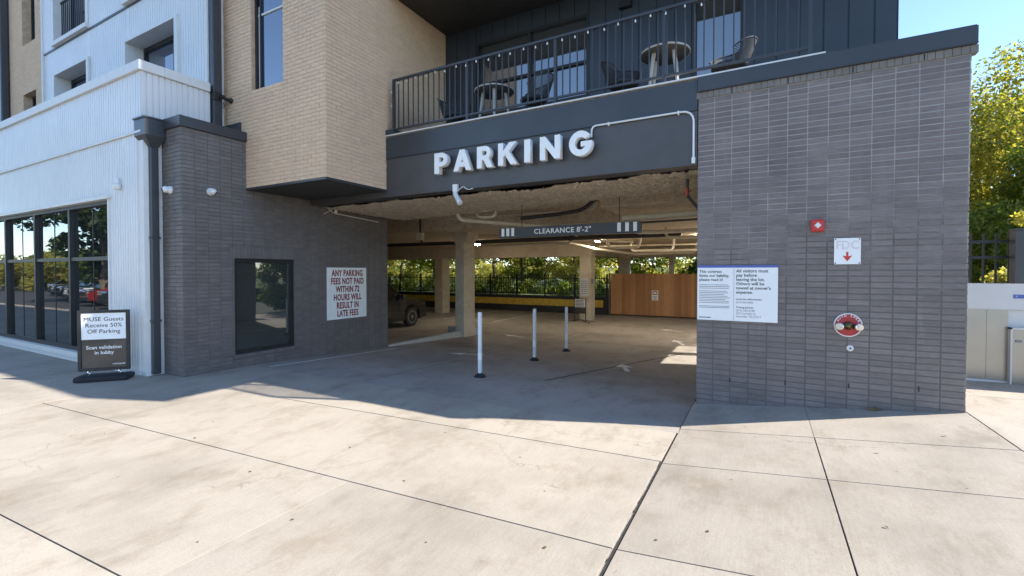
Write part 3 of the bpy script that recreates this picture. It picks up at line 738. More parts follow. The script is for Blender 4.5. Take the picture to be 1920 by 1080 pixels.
column('nearest concrete column with flared capital at the end of the kerb', -8.42, 12.25, .34, .62, 2.98)
column('far concrete column on the left above the parked car', -14.55, 19.1, .5, .62, 2.44, False)
column('concrete column carrying paper notices, right of centre', -6.72, 19.15, .5, .6, 2.44, False)
column('concrete column standing behind the cedar fence corner', -6.2, 23.35, .55, .4, 2.48, False, -.5)
column('slim concrete column further right behind the cedar fence', -1.3, 23.4, .35, .3, 2.48, False, -.5)
column('thin concrete column behind the middle of cedar fence', -3.9, 23.4, .22, .3, 2.48, False, -.5)
column('concrete column beside the sun patches at the right side', 1.65, 13.5, .4, .45, 2.92, False)
# far side walls
lw = thing('garage_end_wall', 'dim concrete wall closing the far left end of the garage', 'wall', (-26.8, 15, 0)); part('panel', 'column_concrete', lw, (-27.2, -26.9, 8.76, 24, -.6, 3.0))
# retaining wall with yellow band and fence
rw = thing('retaining_wall', 'low dark retaining wall with a yellow stripe behind the garage', 'wall', (-16, 22, -.4))
part('wall', 'retaining_dark', rw, (-27, -6.62, 22.0, 22.24, -.6, .5)); part('yellow_stripe', 'yellow_band', rw, (-26.9, -6.9, 21.988, 21.998, -.01, .34))
def iron_fence(label, x0, x1, y, z0, z1, pitch, post, rail_z):
    t = thing('iron_fence', label, 'fence', ((x0+x1)/2, y, z0))
    pk = MB(); x = x0
    while x < x1: pk.box(x-.011, x+.011, y-.011, y+.011, z0+.06, z1); x += pitch
    stuff(pk.build('pickets', 'black_metal', t))
    for z in rail_z: part('rail', 'black_metal', t, (x0, x1, y-.02, y+.02, z-.02, z+.02))
    x = x0
    while x <= x1+.01: part('post', 'black_metal', t, (x-.034, x+.034, y-.034, y+.034, z0, z1+.05)); x += post
    return t
iron_fence('long black iron fence on the retaining wall before the trees', -26.9, -6.7, 22.12, .5, 1.6, .115, 1.68, (.62, 1.42))
# cedar fence
cf = thing('cedar_fence', 'tall reddish cedar plank fence at the back right of garage', 'fence', (-4, 22, -.33))
x = -6.5; pl = {}
while x < 2.6:
    w_ = random.choice([.138, .138, .14, .09]); z0 = -.30; z1 = 1.66+random.uniform(-.008, .008)
    MB().box(x+.002, x+w_-.003, 21.95+random.uniform(0, .008), 21.975, z0, z1).build('plank', 'cedar', cf); x += w_
part('corner_post', 'steel_panel', cf, (-6.6, -6.53, 21.92, 22.0, -.36, 1.7)); part('rear_rail', 'cedar', cf, (-6.5, 2.6, 21.98, 22.03, .1, .2), (-6.5, 2.6, 21.98, 22.03, 1.3, 1.4))
ns = thing('fence_notice', 'small white notice fixed to the cedar planks', 'sign', (-4.37, 21.94, .55))
part('plate', 'sign_white', ns, (-4.54, -4.25, 21.932, 21.942, .42, .88)); part('symbol', 'ink_red', ns, (-4.50, -4.29, 21.927, 21.931, .68, .85)); part('symbol_field', 'sign_white', ns, (-4.47, -4.32, 21.923, 21.926, .72, .81))
for k in range(3): part('print_line', 'ink_grey', ns, (-4.49, -4.30, 21.928, 21.931, .46+k*.06, .485+k*.06))
# column notices and small sign stand
cn = thing('column_notice', 'sheets of paper notices on the concrete column right of centre', 'sign', (-6.72, 18.83, 1.2))
part('sheet', 'pale_panel', cn, (-6.94, -6.56, 18.828, 18.84, .72, 1.48))
for k in range(7): part('print_line', 'ink_grey', cn, (-6.9, -6.6, 18.822, 18.826, .8+k*.09, .825+k*.09))
part('meter_box', 'ink_grey', cn, (-6.475, -6.42, 18.95, 19.1, 1.25, 1.45))
fs = thing('frame_sign', 'small black framed notice stand in front of the noticed column', 'sign', (-6.72, 18.3, zfloor(18)))
zb_ = zfloor(18)
part('frame', 'black_metal', fs, (-7.0, -6.97, 18.28, 18.31, zb_, zb_+1.0), (-6.5, -6.47, 18.28, 18.31, zb_, zb_+1.0), (-6.97, -6.5, 18.28, 18.31, zb_+.97, zb_+1.0), (-6.97, -6.5, 18.28, 18.31, zb_+.36, zb_+.4))
part('panel', 'poster_brown', fs, (-6.97, -6.5, 18.285, 18.30, zb_+.40, zb_+.62)); part('paper', 'pale_panel', fs, (-6.96, -6.51, 18.285, 18.298, zb_+.625, zb_+.96))
for k in range(5): part('print_line', 'ink_black', fs, (-6.92, -6.56, 18.278, 18.283, zb_+.66+k*.06, zb_+.685+k*.06))
MB().tube([(-7.25,18.0,zb_+.02),(-6.73,18.3,zb_+.1),(-6.2,18.0,zb_+.02)], .015, 6).build('foot', 'black_metal', fs); MB().tube([(-7.2,18.6,zb_+.02),(-6.73,18.3,zb_+.1),(-6.25,18.6,zb_+.02)], .015, 6).build('foot', 'black_metal', fs)
# pipes
def bend(pts, r=.12, n_=5):
    P = [Vector(p) for p in pts]; out = [P[0]]
    for i in range(1, len(P)-1):
        a, b_, c_ = P[i-1], P[i], P[i+1]; d1 = (a-b_); d2 = (c_-b_); q = min(r, d1.length*.45, d2.length*.45)
        s, e = b_+d1.normalized()*q, b_+d2.normalized()*q
        for k in range(n_+1):
            t = k/n_; out.append(s*(1-t)**2+b_*2*t*(1-t)+e*t*t)
    return out+[P[-1]]
def pipe(label, pts, r, mat, name='ceiling_pipe', br=.14):
    t = thing(name, label, 'pipe', pts[0]); MB().tube(bend(pts, br), r, 10).build('run', mat, t, True)
    for i in range(1, len(pts)-1):
        a, b_ = Vector(pts[i-1]), Vector(pts[i])
        if (a-b_).length > 1.2: 
            d = (b_-a).normalized(); c_ = b_-d*.25; MB().cyl(c_-d*.04, c_+d*.04, r*1.28, n=10).build('coupling', mat, t)
    return t
pipe('thick cream pipe curving down beside the clearance sign', [(-6.35,8.9,3.6),(-6.3,8.9,2.98),(-4.6,10.4,2.86),(-2.6,12.2,2.78),(1.2,12.3,2.8)], .055, 'pipe_cream')
pipe('short cream pipe drop left of the clearance sign', [(-5.85,9.0,3.6),(-5.85,9.0,3.02),(-5.35,9.0,3.0),(-5.3,9.0,3.6)], .04, 'pipe_cream')
pipe('dark bent cable tray behind the clearance sign', [(-4.9,9.4,2.98),(-4.0,9.4,3.02),(-3.4,9.4,3.08),(-3.1,9.4,3.3)], .045, 'pipe_dark')
pipe('dark pipe running along the ceiling left of the column', [(-13,13.4,2.78),(-8.7,13.4,2.78),(-5,13.4,2.8),(-2.0,13.5,2.8)], .07, 'pipe_dark')
pipe('long cream pipe crossing behind the near column', [(-8.2,14.2,2.7),(-5.6,14.2,2.68),(-5.5,14.2,2.95)], .05, 'pipe_cream')
pipe('long cream drain pipe running to the rear corner', [(-6.3,14.5,2.86),(-5.6,17.0,2.62),(-4.8,19.8,2.52),(-2.4,20.0,2.55),(-2.35,20.0,2.95)], .055, 'pipe_cream')
pipe('cream pipe with a U bend under the right ceiling', [(-4.9,16.2,2.95),(-4.9,16.2,2.62),(-3.8,16.2,2.6),(-3.75,16.2,2.95)], .05, 'pipe_cream')
pipe('second cream pipe with a wide U bend at right', [(-4.4,17.6,2.95),(-4.4,17.6,2.55),(-2.9,17.6,2.55),(-2.85,17.6,2.95)], .05, 'pipe_cream')
pipe('third cream pipe drop near the pier edge', [(-3.9,18.4,2.56),(-2.0,18.4,2.58),(-1.95,18.4,2.96)], .05, 'pipe_cream')
pipe('horizontal cream main pipe right of the clearance sign', [(-2.6,9.6,2.88),(1.2,9.6,2.92)], .07, 'pipe_cream')
pipe('cream sprinkler line high behind the clearance sign', [(-7.6,10.2,3.5),(-7.6,10.2,3.2),(-3.4,10.2,3.2),(-3.4,10.2,3.55)], .03, 'pipe_cream')
pipe('cream branch pipe running back above the bollards', [(-5.0,11.8,2.88),(-5.0,15.5,2.84),(-4.2,16.8,2.84)], .035, 'pipe_cream')
pipe('cream pipe loop close to the pier below the rough ceiling', [(-2.3,12.9,2.95),(-2.3,12.9,2.68),(-1.3,12.9,2.66),(-1.3,13.6,2.66),(-1.3,13.6,2.95)], .04, 'pipe_cream')
pipe('thin cream pipe crossing above the cedar fence', [(-5.8,18.0,2.78),(-1.0,18.0,2.76)], .035, 'pipe_cream')
pipe('slim dark conduit below the horizontal cream main', [(-2.6,9.6,2.76),(1.2,9.6,2.80)], .022, 'pipe_dark')
pipe('dark hanging conduit with diagonal drop beside the pier', [(-.98,7.15,3.1),(-.98,7.15,2.86),(-.7,7.4,2.5)], .022, 'pipe_dark', 'hanging_conduit', .04)
rv = thing('red_valve', 'small red sprinkler valve hanging at the pier end of soffit', 'valve', (-.98, 7.12, 2.9)); MB().lathe([(.012,0),(.026,.02),(.03,.06),(.02,.1),(.014,.12)], (-.98,7.12,2.86), n=12).build('body', 'pipe_red', rv, True); MB().cyl((-1.03,7.1,2.88),(-.93,7.14,2.93), .01, n=8).build('handle', 'pipe_red', rv)
for i, (x, y) in enumerate([(-1.75,16.5),(-1.35,15.0),(-5.4,16.6),(-10.5,16.2)]):  # last two lamps are added to brighten the garage interior
    t = thing('ceiling_lamp', ['round lit ceiling lamp behind the sign at right', 'lit ceiling lamp nearest the right pier edge', 'added fill lamp above the middle of the garage', 'added fill lamp left of the near column'][i], 'lamp', (x, y, 2.98))
    MB().lathe([(.1,0),(.13,-.03),(.13,-.05)], (x,y,2.97), n=16).build('housing', 'device_white', t); MB().lathe([(.12,-.051),(.11,-.085),(.05,-.1)], (x,y,2.97), n=16).build('lens', 'lamp_lit', t, True)
eb = thing('junction_box', 'small pale junction box under the beam left of column', 'box', (-9.2, 11.0, 2.8)); part('box', 'pipe_cream', eb, (-9.3, -9.06, 10.9, 11.0, 2.72, 2.93), c=.01); part('stem', 'pipe_dark', eb, (-9.14, -9.1, 10.94, 10.97, 2.55, 2.718)); part('bracket', 'pipe_dark', eb, (-9.2, -9.16, 10.94, 10.98, 2.931, 3.6))
wp = pipe('thin white conduit along the top of the office wall', [(LX+.03,6.75,3.22),(LX+.03,7.05,3.05),(LX+.03,8.4,2.98)], .011, 'device_white', 'wall_conduit', .05)
# bollards
def bollard(i, px, base, label):
    x, y = base; z = zfloor(y)
    t = thing('flexible_bollard', label, 'bollard', (x, y, z), 'white flexible bollards in the drive')
    MB().lathe([(.105,0),(.105,.012),(.085,.03),(.055,.05),(.043,.07)], (x,y,z), n=20).build('base', 'rubber', t, True)
    h = 1.12
    MB().lathe([(.036,.06),(.038,.10),(.038,h-.03),(.034,h-.005),(.02,h)], (x,y,z), n=16).build('tube', 'post_white', t, True)
    MB().lathe([(.0388,.30),(.0388,.42)], (x,y,z), n=16).build('reflective_band', 'sign_white', t, True)
bollard(0, 0, (-4.27, 6.66), 'nearest white flexible bollard with black base in the drive')
bollard(1, 0, (-4.32, 8.92), 'middle one of the three white bollards in the drive')
bollard(2, 0, (-4.33, 10.78), 'farthest white bollard, rightmost of the row of three')

# ------------------------------------------------------------------ signs on the facade
ps = thing('parking_sign', 'white block letters reading PARKING on the dark beam', 'sign', (-3.5, FY, 3.41))
LH = .345
arc = lambda cx, cz, r, a0, a1, k=14: [(cx+r*math.cos(R(a0+(a1-a0)*i/k)), cz+r*math.sin(R(a0+(a1-a0)*i/k))) for i in range(k+1)]
GLY = {'I': [[(0,0),(.27,0),(.27,1),(0,1)]], 'N': [[(0,0),(.26,0),(.26,.58),(.74,0),(1,0),(1,1),(.74,1),(.74,.42),(.26,1),(0,1)]],
 'A': [[(0,0),(.28,0),(.35,.19),(.69,.19),(.76,0),(1.04,0),(.66,1),(.38,1)], [(.43,.4),(.61,.4),(.52,.67)]],
 'K': [[(0,0),(.27,0),(.27,.36),(.37,.47),(.70,0),(1.04,0),(.57,.62),(.98,1),(.62,1),(.27,.63),(.27,1),(0,1)]],
 'P': [[(0,0),(.27,0),(.27,.34)]+arc(.44,.67,.33,-90,90)+[(0,1)], [(.27,.55)]+arc(.44,.67,.12,-90,90)+[(.27,.79)]],
 'R': [[(0,0),(.27,0),(.27,.37),(.37,.37),(.58,0),(.90,0),(.66,.42)]+arc(.46,.685,.315,-48,90)+[(0,1)], [(.27,.57)]+arc(.45,.685,.115,-90,90)+[(.27,.80)]],
 'G': [arc(.52,.5,.52,38,352,30)+[(1.035,.57),(.54,.57),(.54,.37),(.74,.37)]+arc(.52,.5,.265,-28,-322,24)]}
def glyph(ch):
    cu = bpy.data.curves.new('g', 'CURVE'); cu.dimensions = '2D'; cu.fill_mode = 'BOTH'; cu.extrude = .05; cu.bevel_depth = .002; cu.bevel_resolution = 1
    for pl in GLY[ch]:
        sp2 = cu.splines.new('POLY'); sp2.points.add(len(pl)-1); sp2.use_cyclic_u = True
        for p, (x, z) in zip(sp2.points, pl): p.co = (x*LH, z*LH, 0, 1)
    t = bpy.data.objects.new('g', cu); col.objects.link(t); bpy.context.view_layer.update()
    me = bpy.data.meshes.new_from_object(t.evaluated_get(bpy.context.evaluated_depsgraph_get())); bpy.data.objects.remove(t); me.materials.clear()
    return me
for ch, xa, xb in (('P',-4.97,-4.70),('A',-4.57,-4.22),('R',-4.10,-3.80),('K',-3.70,-3.36),('I',-3.235,-3.135),('N',-2.97,-2.64),('G',-2.50,-2.15)):
    o = link('letter', glyph(ch), 'letter_white'); o.rotation_euler = (R(90), 0, 0)
    co = np.array([v.co[:] for v in o.data.vertices]); lo, hi = co.min(0), co.max(0)
    o.data.transform(Matrix.Translation((xa, 0, 0)) @ Matrix.Diagonal(((xb-xa)/(hi[0]-lo[0]), 1, 1, 1)) @ Matrix.Translation((-lo[0], 0, 0)))
    o.location = (0, FY-.12, 3.43); adopt(o, ps)
    xm = (xa+xb)/2; part('standoff', 'chrome', ps, (xm-.008, xm+.008, FY-.062, FY-.001, 3.5, 3.516), (xm-.008, xm+.008, FY-.062, FY-.001, 3.68, 3.696))
cd = thing('sign_conduit', 'thin white conduit curving from the last letter to the pier', 'conduit', (-2.1, FY, 3.7))
MB().tube(bend([(-2.2,FY-.05,3.70),(-2.2,FY-.03,3.866),(-.81,FY-.03,3.866),(-.81,FY-.03,3.2)], .16, 7), .0135, 8).build('tube', 'device_white', cd, True)
for p in ((-1.95,3.866),(-1.0,3.866)): part('clip', 'device_white', cd, (p[0]-.01, p[0]+.01, FY-.05, FY-.003, p[1]-.03, p[1]+.016))
part('coupling', 'device_white', cd, (-.832, -.788, FY-.052, FY-.008, 3.17, 3.25), c=.006)
# clearance bar
cl = thing('clearance_sign', 'dark hanging bar reading CLEARANCE 8\'-2" with white stripes', 'sign', (-3.3, 8.28, 2.45))
CY0, CZ0, CZ1 = 8.26, 2.445, 2.655
part('board', 'board_grey', cl, (-4.82, -1.9, CY0, CY0+.06, CZ0, CZ1), c=.004)
for x in (-4.76, -4.645, -4.53, -2.33, -2.185, -2.04): part('stripe', 'sign_white', cl, (x, x+.066, CY0-.0035, CY0-.0005, CZ0+.035, CZ1-.012))
text('lettering', 'CLEARANCE 8\'-2"', .137, 'sign_white', cl, (-3.42, CY0-.003, CZ0+.062), bold=.012, xs=1.06, spacing=1.06)
for x in (-4.3, -2.3): MB().cyl((x, CY0+.03, CZ1-.002), (x, CY0+.03, 3.57), .008, n=6).build('hanger', 'pipe_dark', cl)
# late fees sign on office wall
lf = thing('late_fee_sign', 'white sign with red capitals about late parking fees', 'sign', (LX, 7.4, .68))
part('panel', 'sign_white', lf, (LX+.006, LX+.012, 6.87, 8.01, .68, 1.845))
for i, s in enumerate(['ANY PARKING', 'FEES NOT PAID', 'WITHIN 72', 'HOURS WILL', 'RESULT IN', 'LATE FEES']):
    text('lettering', s, .195, 'ink_red', lf, (LX+.0135, 7.45, 1.655-i*.183), rot=(R(90),0,R(90)), bold=.032, xs=.66, spacing=1.08)
# towing notice
tn = thing('towing_notice', 'white two-column notice with blue top edge on the dark pier', 'sign', (-.29, FY, 1.12))
part('panel', 'sign_white', tn, (-.752, .165, FY-.016, FY-.008, 1.122, 1.80)); part('blue_edge', 'ink_blue', tn, (-.752, .165, FY-.017, FY-.009, 1.802, 1.83)); part('fold', 'ink_grey', tn, (-.3215, -.3185, FY-.0175, FY-.0165, 1.125, 1.795))
TYs = FY-.0172
def lines(par, L, x, z, size, dz, mat, bold=.006):
    for i, s in enumerate(L): text('lettering', s, size, mat, par, (x, TYs, z-i*dz), bold=bold, align='LEFT', extrude=.0006)
lines(tn, ['This contract', 'limits our liability,', 'please read it!'], -.73, 1.735, .05, .053, 'ink_black', .012)
lines(tn, ['All visitors must', 'pay before', 'leaving the lot.', 'Others will be', "towed at owner's", 'expense.'], -.295, 1.74, .054, .0535, 'ink_black', .012)
lines(tn, ['Local law enforcement:'], -.295, 1.392, .031, .03, 'ink_black', .01); lines(tn, ['(615) 862-8600'], -.295, 1.352, .031, .03, 'ink_grey', .004)
lines(tn, ['Towing partner:'], -.295, 1.288, .031, .03, 'ink_black', .01); lines(tn, ['(615) 332-5184', '525 Cornelia Ct', 'Nashville, TN 37217'], -.295, 1.248, .034, .038, 'ink_grey', .004)
for z in list(np.arange(1.575, 1.53, -.0215))+list(np.arange(1.495, 1.335, -.0215))+[1.30, 1.282]:
    part('print_line', 'ink_grey', tn, (-.73, -.36-random.uniform(0, .08), TYs-.0006, TYs+.0004, z, z+.007))
part('print_line', 'ink_black', tn, (-.73, -.59, TYs-.0006, TYs+.0004, 1.150, 1.160))
# fire alarm
fa = thing('fire_alarm', 'red square fire alarm strobe high on the dark pier', 'alarm', (.56, FY, 2.29))
part('back_box', 'alarm_red', fa, (.495, .625, FY-.05, FY-.002, 2.22, 2.36), c=.008); part('face', 'alarm_red', fa, (.508, .612, FY-.062, FY-.0505, 2.232, 2.348), c=.004)
MB().lathe([(.001,0),(.03,0),(.03,.008),(.022,.02)], (.56,FY-.0625,2.29), (0,-1,0), 6).build('strobe', 'device_white', fa)
for a in (0, 90): part('strobe_bar', 'device_white', fa, (.528, .592, FY-.074, FY-.0625, 2.281, 2.299) if a == 0 else (.551, .569, FY-.0745, FY-.063, 2.258, 2.322))
# FDC sign
fd = thing('connection_sign', 'square white sign with faded letters and red down arrow', 'sign', (.85, FY, 1.83))
part('panel', 'sign_white', fd, (.725, .975, FY-.014, FY-.006, 1.834, 2.134))
text('lettering', 'FDC', .135, 'faded_red', fd, (.85, FY-.0152, 2.01), bold=.01, xs=.85)
MB().prism([(.84,1.975),(.86,1.975),(.86,1.925),(.897,1.935),(.85,1.868),(.803,1.935),(.84,1.925)], FY-.0165, FY-.0142).build('arrow', 'arrow_red', fd)
for x in (.738, .962):
    for z in (1.847, 2.121): MB().cyl((x,FY-.0175,z),(x,FY-.0135,z),.007,n=8).build('screw', 'ink_black', fd)
# fire department connection
fc = thing('fire_connection', 'round red plate with two chrome hose inlets on the pier', 'hydrant connection', (.866, FY, 1.0))
CZ = 1.135
MB().lathe([(.001,0),(.136,0),(.136,.008),(.128,.012),(.126,.010),(.001,.010)], (.866,FY-.002,CZ), (0,-1,0), 40).build('plate_rim', 'device_white', fc, True)
MB().lathe([(.001,.0105),(.124,.0105),(.124,.0125),(.001,.0125)], (.866,FY-.002,CZ), (0,-1,0), 40).build('plate', 'plate_red', fc)
for s in (-1, 1):
    q = MB().lathe([(.03,.0),(.036,.02),(.036,.05),(.044,.06),(.044,.10),(.036,.108),(.001,.108)], (.866+s*.062,FY-.012,CZ-.012), (s*.35,-1,.0), 20).build('inlet', 'chrome', fc, True)
    MB().lathe([(.02,.108),(.02,.118),(.001,.118)], (.866+s*.062,FY-.012,CZ-.012), (s*.35,-1,0), 12).build('cap_lug', 'chrome', q)
MB().lathe([(.001,0),(.05,0),(.042,.05),(.018,.07)], (.866,FY-.0146,CZ-.005), (0,-1,0), 18).build('clapper_body', 'brass', fc, True)
word = 'AUTO SPKR'
for i, ch in enumerate(word):
    if ch == ' ': continue
    a = R(90+(len(word)/2-.5-i)*15.5); 
    text('lettering', ch, .034, 'sign_white', fc, (.866+.098*math.cos(a), FY-.0162, CZ+.098*math.sin(a)), rot=(R(90), -(a-R(90)), 0), bold=.01)
bd = thing('ball_drip', 'small round white drain cap below the fire connection', 'drain', (.888, FY, .87)); MB().lathe([(.001,0),(.034,0),(.034,.008),(.024,.012),(.02,.006),(.011,.006),(.011,.02),(.001,.02)], (.888,FY-.002,.87), (0,-1,0), 20).build('ring', 'device_white', bd, True); part('spout', 'ink_black', bd, (.879, .897, FY-.023, FY-.0225, .861, .879))
# leaf stuck at pier foot
# cameras and lights on walls
def dome_cam(label, p, n_, ball):
    t = thing('security_camera', label, 'camera', p); a = Vector(n_); c_ = Vector(p)
    MB().lathe([(.001,0),(.065,0),(.065,.025),(.05,.05)], c_+a*.002, a, 20).build('base', 'device_white', t, True)
    MB().lathe([(.02,-.055),(.048,-.03),(.055,0),(.048,.03),(.02,.055)], c_+a*.075, a, 18).build('ball', 'device_white', t, True)
    MB().lathe([(.03,0),(.03,.012),(.001,.012)], c_+a*.075+Vector(ball)*.047, ball, 14).build('lens', 'ink_black', t)
dome_cam('white round security camera near the corner, dark lens showing', (-8.72, LY0, 3.12), (0,-1,0), Vector((-.3,-.9,-.25)).normalized())
dome_cam('white round security camera on the office side wall', (LX, 4.48, 3.13), (1,0,0), Vector((.4,.75,-.5)).normalized())
bc = thing('bullet_camera', 'white bullet camera hanging under the dark beam', 'camera', (-4.55, FY, 3.15))
part('bracket', 'device_white', bc, (-4.66, -4.57, FY-.075, FY-.008, 3.11, 3.24), c=.008); MB().lathe([(.03,0),(.042,.02),(.042,.2),(.048,.21),(.048,.25),(.001,.25)], (-4.63,FY-.05,3.10), (.55,-.2,-.72), 16).build('barrel', 'device_white', bc, True)
MB().tube(bend([(-4.58,FY-.03,3.13),(-4.45,FY-.05,3.2),(-4.38,FY-.04,3.13),(-4.28,FY-.01,3.15)], .05), .007, 6).build('cable', 'device_white', bc)
MB().tube(bend([(-4.58,FY-.03,3.12),(-4.47,FY-.05,3.09),(-4.38,FY-.03,3.16),(-4.28,FY-.01,3.15)], .05), .006, 6).build('cable', 'ink_black', bc)
fl = thing('flood_camera', 'black wall camera on the tan brick beside the downspout', 'camera', (-8.9, TY, 4.95))
part('head', 'black_metal', fl, (-9.05, -8.91, TY-.28, TY-.12, 4.93, 5.1), c=.02); part('arm', 'black_metal', fl, (-8.91, -8.82, TY-.18, TY-.12, 4.98, 5.03)); MB().lathe([(.05,0),(.05,.03),(.03,.05),(.03,.14)], (-8.82,TY-.002,4.97), (0,-1,0), 14).build('mount', 'black_metal', fl)
MB().tube([(-8.93+.05*math.sin(i*.5),TY-.1,4.93-.11*math.sin(i*.31)) for i in range(11)], .005, 5).build('cable', 'ink_black', fl)
uc = thing('corner_camera', 'small pale camera under the bay at the office wall', 'camera', (LX, 7.0, 3.1)); MB().lathe([(.02,.1),(.03,.05),(.035,0),(.025,-.03)], (LX+.1,7.05,3.06), n=12).build('body', 'pipe_cream', uc, True); MB().tube([(LX+.01,6.8,3.0),(LX+.08,7.0,3.14),(LX+.1,7.05,3.12)], .009, 6).build('arm', 'pipe_cream', uc)

# ------------------------------------------------------------------ pavement sign
sg = thing('pavement_sign', 'black framed pavement sign about guest parking by white cladding', 'sign', (0, 0, 0))
PW, Z0, Z1 = .335, .155, 1.13
part('frame', 'black_metal', sg, (-PW, -PW+.045, -.025, .025, Z0, Z1), (PW-.045, PW, -.025, .025, Z0, Z1), (-PW+.045, PW-.045, -.025, .025, Z1-.045, Z1), (-PW+.045, PW-.045, -.025, .025, Z0, Z0+.045), c=.004)
part('backing', 'poster_brown', sg, (-PW+.045, PW-.045, -.008, .012, Z0+.045, Z1-.045)); part('white_panel', 'sign_white', sg, (-PW+.047, PW-.047, -.0115, -.0085, .66, Z1-.047))
for i, s in enumerate(['MUSE Guests', 'Receive 50%', 'Off Parking']): text('lettering', s, .092, 'ink_black', sg, (0, -.0128, .955-i*.098), bold=0, xs=1.02)
for i, s in enumerate(['Scan validation', 'in lobby']): text('lettering', s, .078, 'sign_white', sg, (0, -.0098, .505-i*.085), bold=.01)
text('lettering', 'metropolis', .038, 'sign_white', sg, (.19, -.0098, .245), bold=.008)
for s in (-.2, .2): MB().tube([(s,0,Z0+.005),(s-.012,0,Z0-.02),(s+.012,0,Z0-.045),(s,0,Z0-.06)], .017, 8).build('spring', 'chrome', sg); 
bm_ = MB().box(-.35, .35, -.17, .17, .0, .09, c=.04); bm_.build('base', 'rubber', sg, True)
sg.location = (-9.33, 3.33, .001); sg.rotation_euler = (0, 0, R(50))

# ------------------------------------------------------------------ balcony furniture
def make_chair():
    t = thing('wicker_chair', 'x', 'chair', (0,0,0), 'wicker chairs on the balcony')
    MB().lathe([(.001,.40),(.24,.40),(.26,.42),(.25,.45),(.001,.46)], n=20).build('seat', 'wicker', t, True)
    lat = MB(); rr = lambda z: .25+.13*(z-.42)/.42
    P = lambda a, z: (rr(z)*math.cos(a), rr(z)*math.sin(a)+.02*(z-.42), z)
    top = lambda a: .84-.22*abs((a-R(90))/R(118))**3
    nA = 22
    for k in range(-nA, nA+1):
        for sgn in (1, -1):
            pts = []
            for i in range(8):
                u_ = i/7; a = R(90)+R(118)*(k/nA)+sgn*u_*R(34)
                if abs(a-R(90)) > R(118): break
                z = .43+u_*(top(a)-.43); pts.append(P(a, z))
            if len(pts) > 1: lat.tube(pts, .0065, 4)
    lat.build('back_lattice', 'wicker', t)
    MB().tube([P(R(90)+R(118)*(i/20-1)*1.0, top(R(90)+R(118)*(i/20-1))) for i in range(41)], .014, 6).build('back_rim', 'wicker', t, True)
    for a in (45, 135, 225, 315):
        c_, s_ = math.cos(R(a)), math.sin(R(a)); MB().cyl((.18*c_,.18*s_,.40),(.25*c_,.25*s_,0),.014,.011,8).build('leg', 'black_metal', t)
    return t
ch0 = make_chair(); DZ = 4.281
for i, (x, y, rz, lb) in enumerate([(-5.12, 7.15, 50, 'dark wicker chair at the left end of the balcony'), (-3.46, 7.1, -60, 'wicker chair right of the left table, lattice back to the window'), (-1.95, 7.2, 60, 'wicker chair left of the right-hand balcony table'), (-.44, 7.15, -50, 'wicker chair at the right end before the bright window')]):
    ch0.scale = (.92, .92, .92)
    if i == 0: ch0.location = (x, y, DZ); ch0.rotation_euler = (0, 0, R(rz)); ch0['label'] = lb
    else: dup(ch0, (x, y, DZ), R(rz), lb).scale = (.9, .9, .92 if i < 3 else .78)
def make_table():
    t = thing('bistro_table', 'x', 'table', (0,0,0), 'round tables on the balcony')
    MB().lathe([(.001,.70),(.37,.70),(.39,.715),(.39,.735),(.38,.745),(.001,.745)], n=32).build('tabletop', 'table_dark', t, True)
    MB().lathe([(.392,.712),(.398,.716),(.398,.736),(.392,.74)], n=32).build('edge_band', 'table_leg', t, True)
    for a in (30, 120, 210, 300):
        c_, s_ = math.cos(R(a)), math.sin(R(a)); MB().cyl((.22*c_,.22*s_,.70),(.33*c_,.33*s_,0),.035,.018,8).build('leg', 'table_leg', t)
    return t
t0 = make_table(); t0.scale = (.9, .9, .95); t0.location = (-4.24, 7.1, DZ); t0['label'] = 'round dark table between the two left balcony chairs'
dup(t0, (-1.3, 7.1, DZ), R(20), 'round table with pale legs right of centre on the balcony')

# ------------------------------------------------------------------ right side: kiosk wall, fence
kz = zwalk(2.6)
kw = thing('steel_kiosk', 'brushed steel panelled kiosk wall right of the pier', 'kiosk', (3.5, 8.4, kz))
part('upper_panel', 'pale_panel', kw, (2.3, 7.5, 8.41, 8.7, 1.25, 1.59)); part('lower_panel', 'steel_panel', kw, (2.3, 2.63, 8.412, 8.7, kz+.03, 1.249), (2.633, 2.835, 8.412, 8.7, kz+.03, 1.249), (3.6, 7.5, 8.412, 8.7, kz+.03, 1.249))
part('backing', 'pale_panel', kw, (2.31, 7.49, 8.45, 8.69, kz-.05, 1.245)); part('plinth', 'pale_panel', kw, (2.3, 7.5, 8.40, 8.7, kz-.1, kz+.028)); dr = part('door', 'steel_panel', kw, (2.855, 3.58, 8.36, 8.41, kz+.01, 1.0)); part('door_frame', 'pale_panel', kw, (2.836, 2.853, 8.33, 8.412, kz-.05, 1.02), (2.836, 3.6, 8.33, 8.412, 1.001, 1.02)); part('latch', 'ink_grey', dr, (2.89, 2.95, 8.35, 8.359, .83, .86))
part('blue_label', 'ink_blue', kw, (2.88, 3.2, 8.404, 8.409, 1.40, 1.45)); text('lettering', 'P', .03, 'sign_white', kw, (2.91, 8.403, 1.415))
iron_fence('black iron fence standing above the steel kiosk wall', 2.2, 5.2, 8.85, 1.0, 2.28, .13, 20, (1.95, 2.17))
gp = thing('gate_post', 'square dark post at the right edge above the kiosk', 'post', (3.0, 8.65, 1.6)); part('shaft', 'charcoal_metal', gp, (2.94, 3.12, 8.55, 8.73, 1.591, 2.3), c=.006); part('cap', 'charcoal_metal', gp, (2.93, 3.13, 8.54, 8.74, 2.301, 2.32))

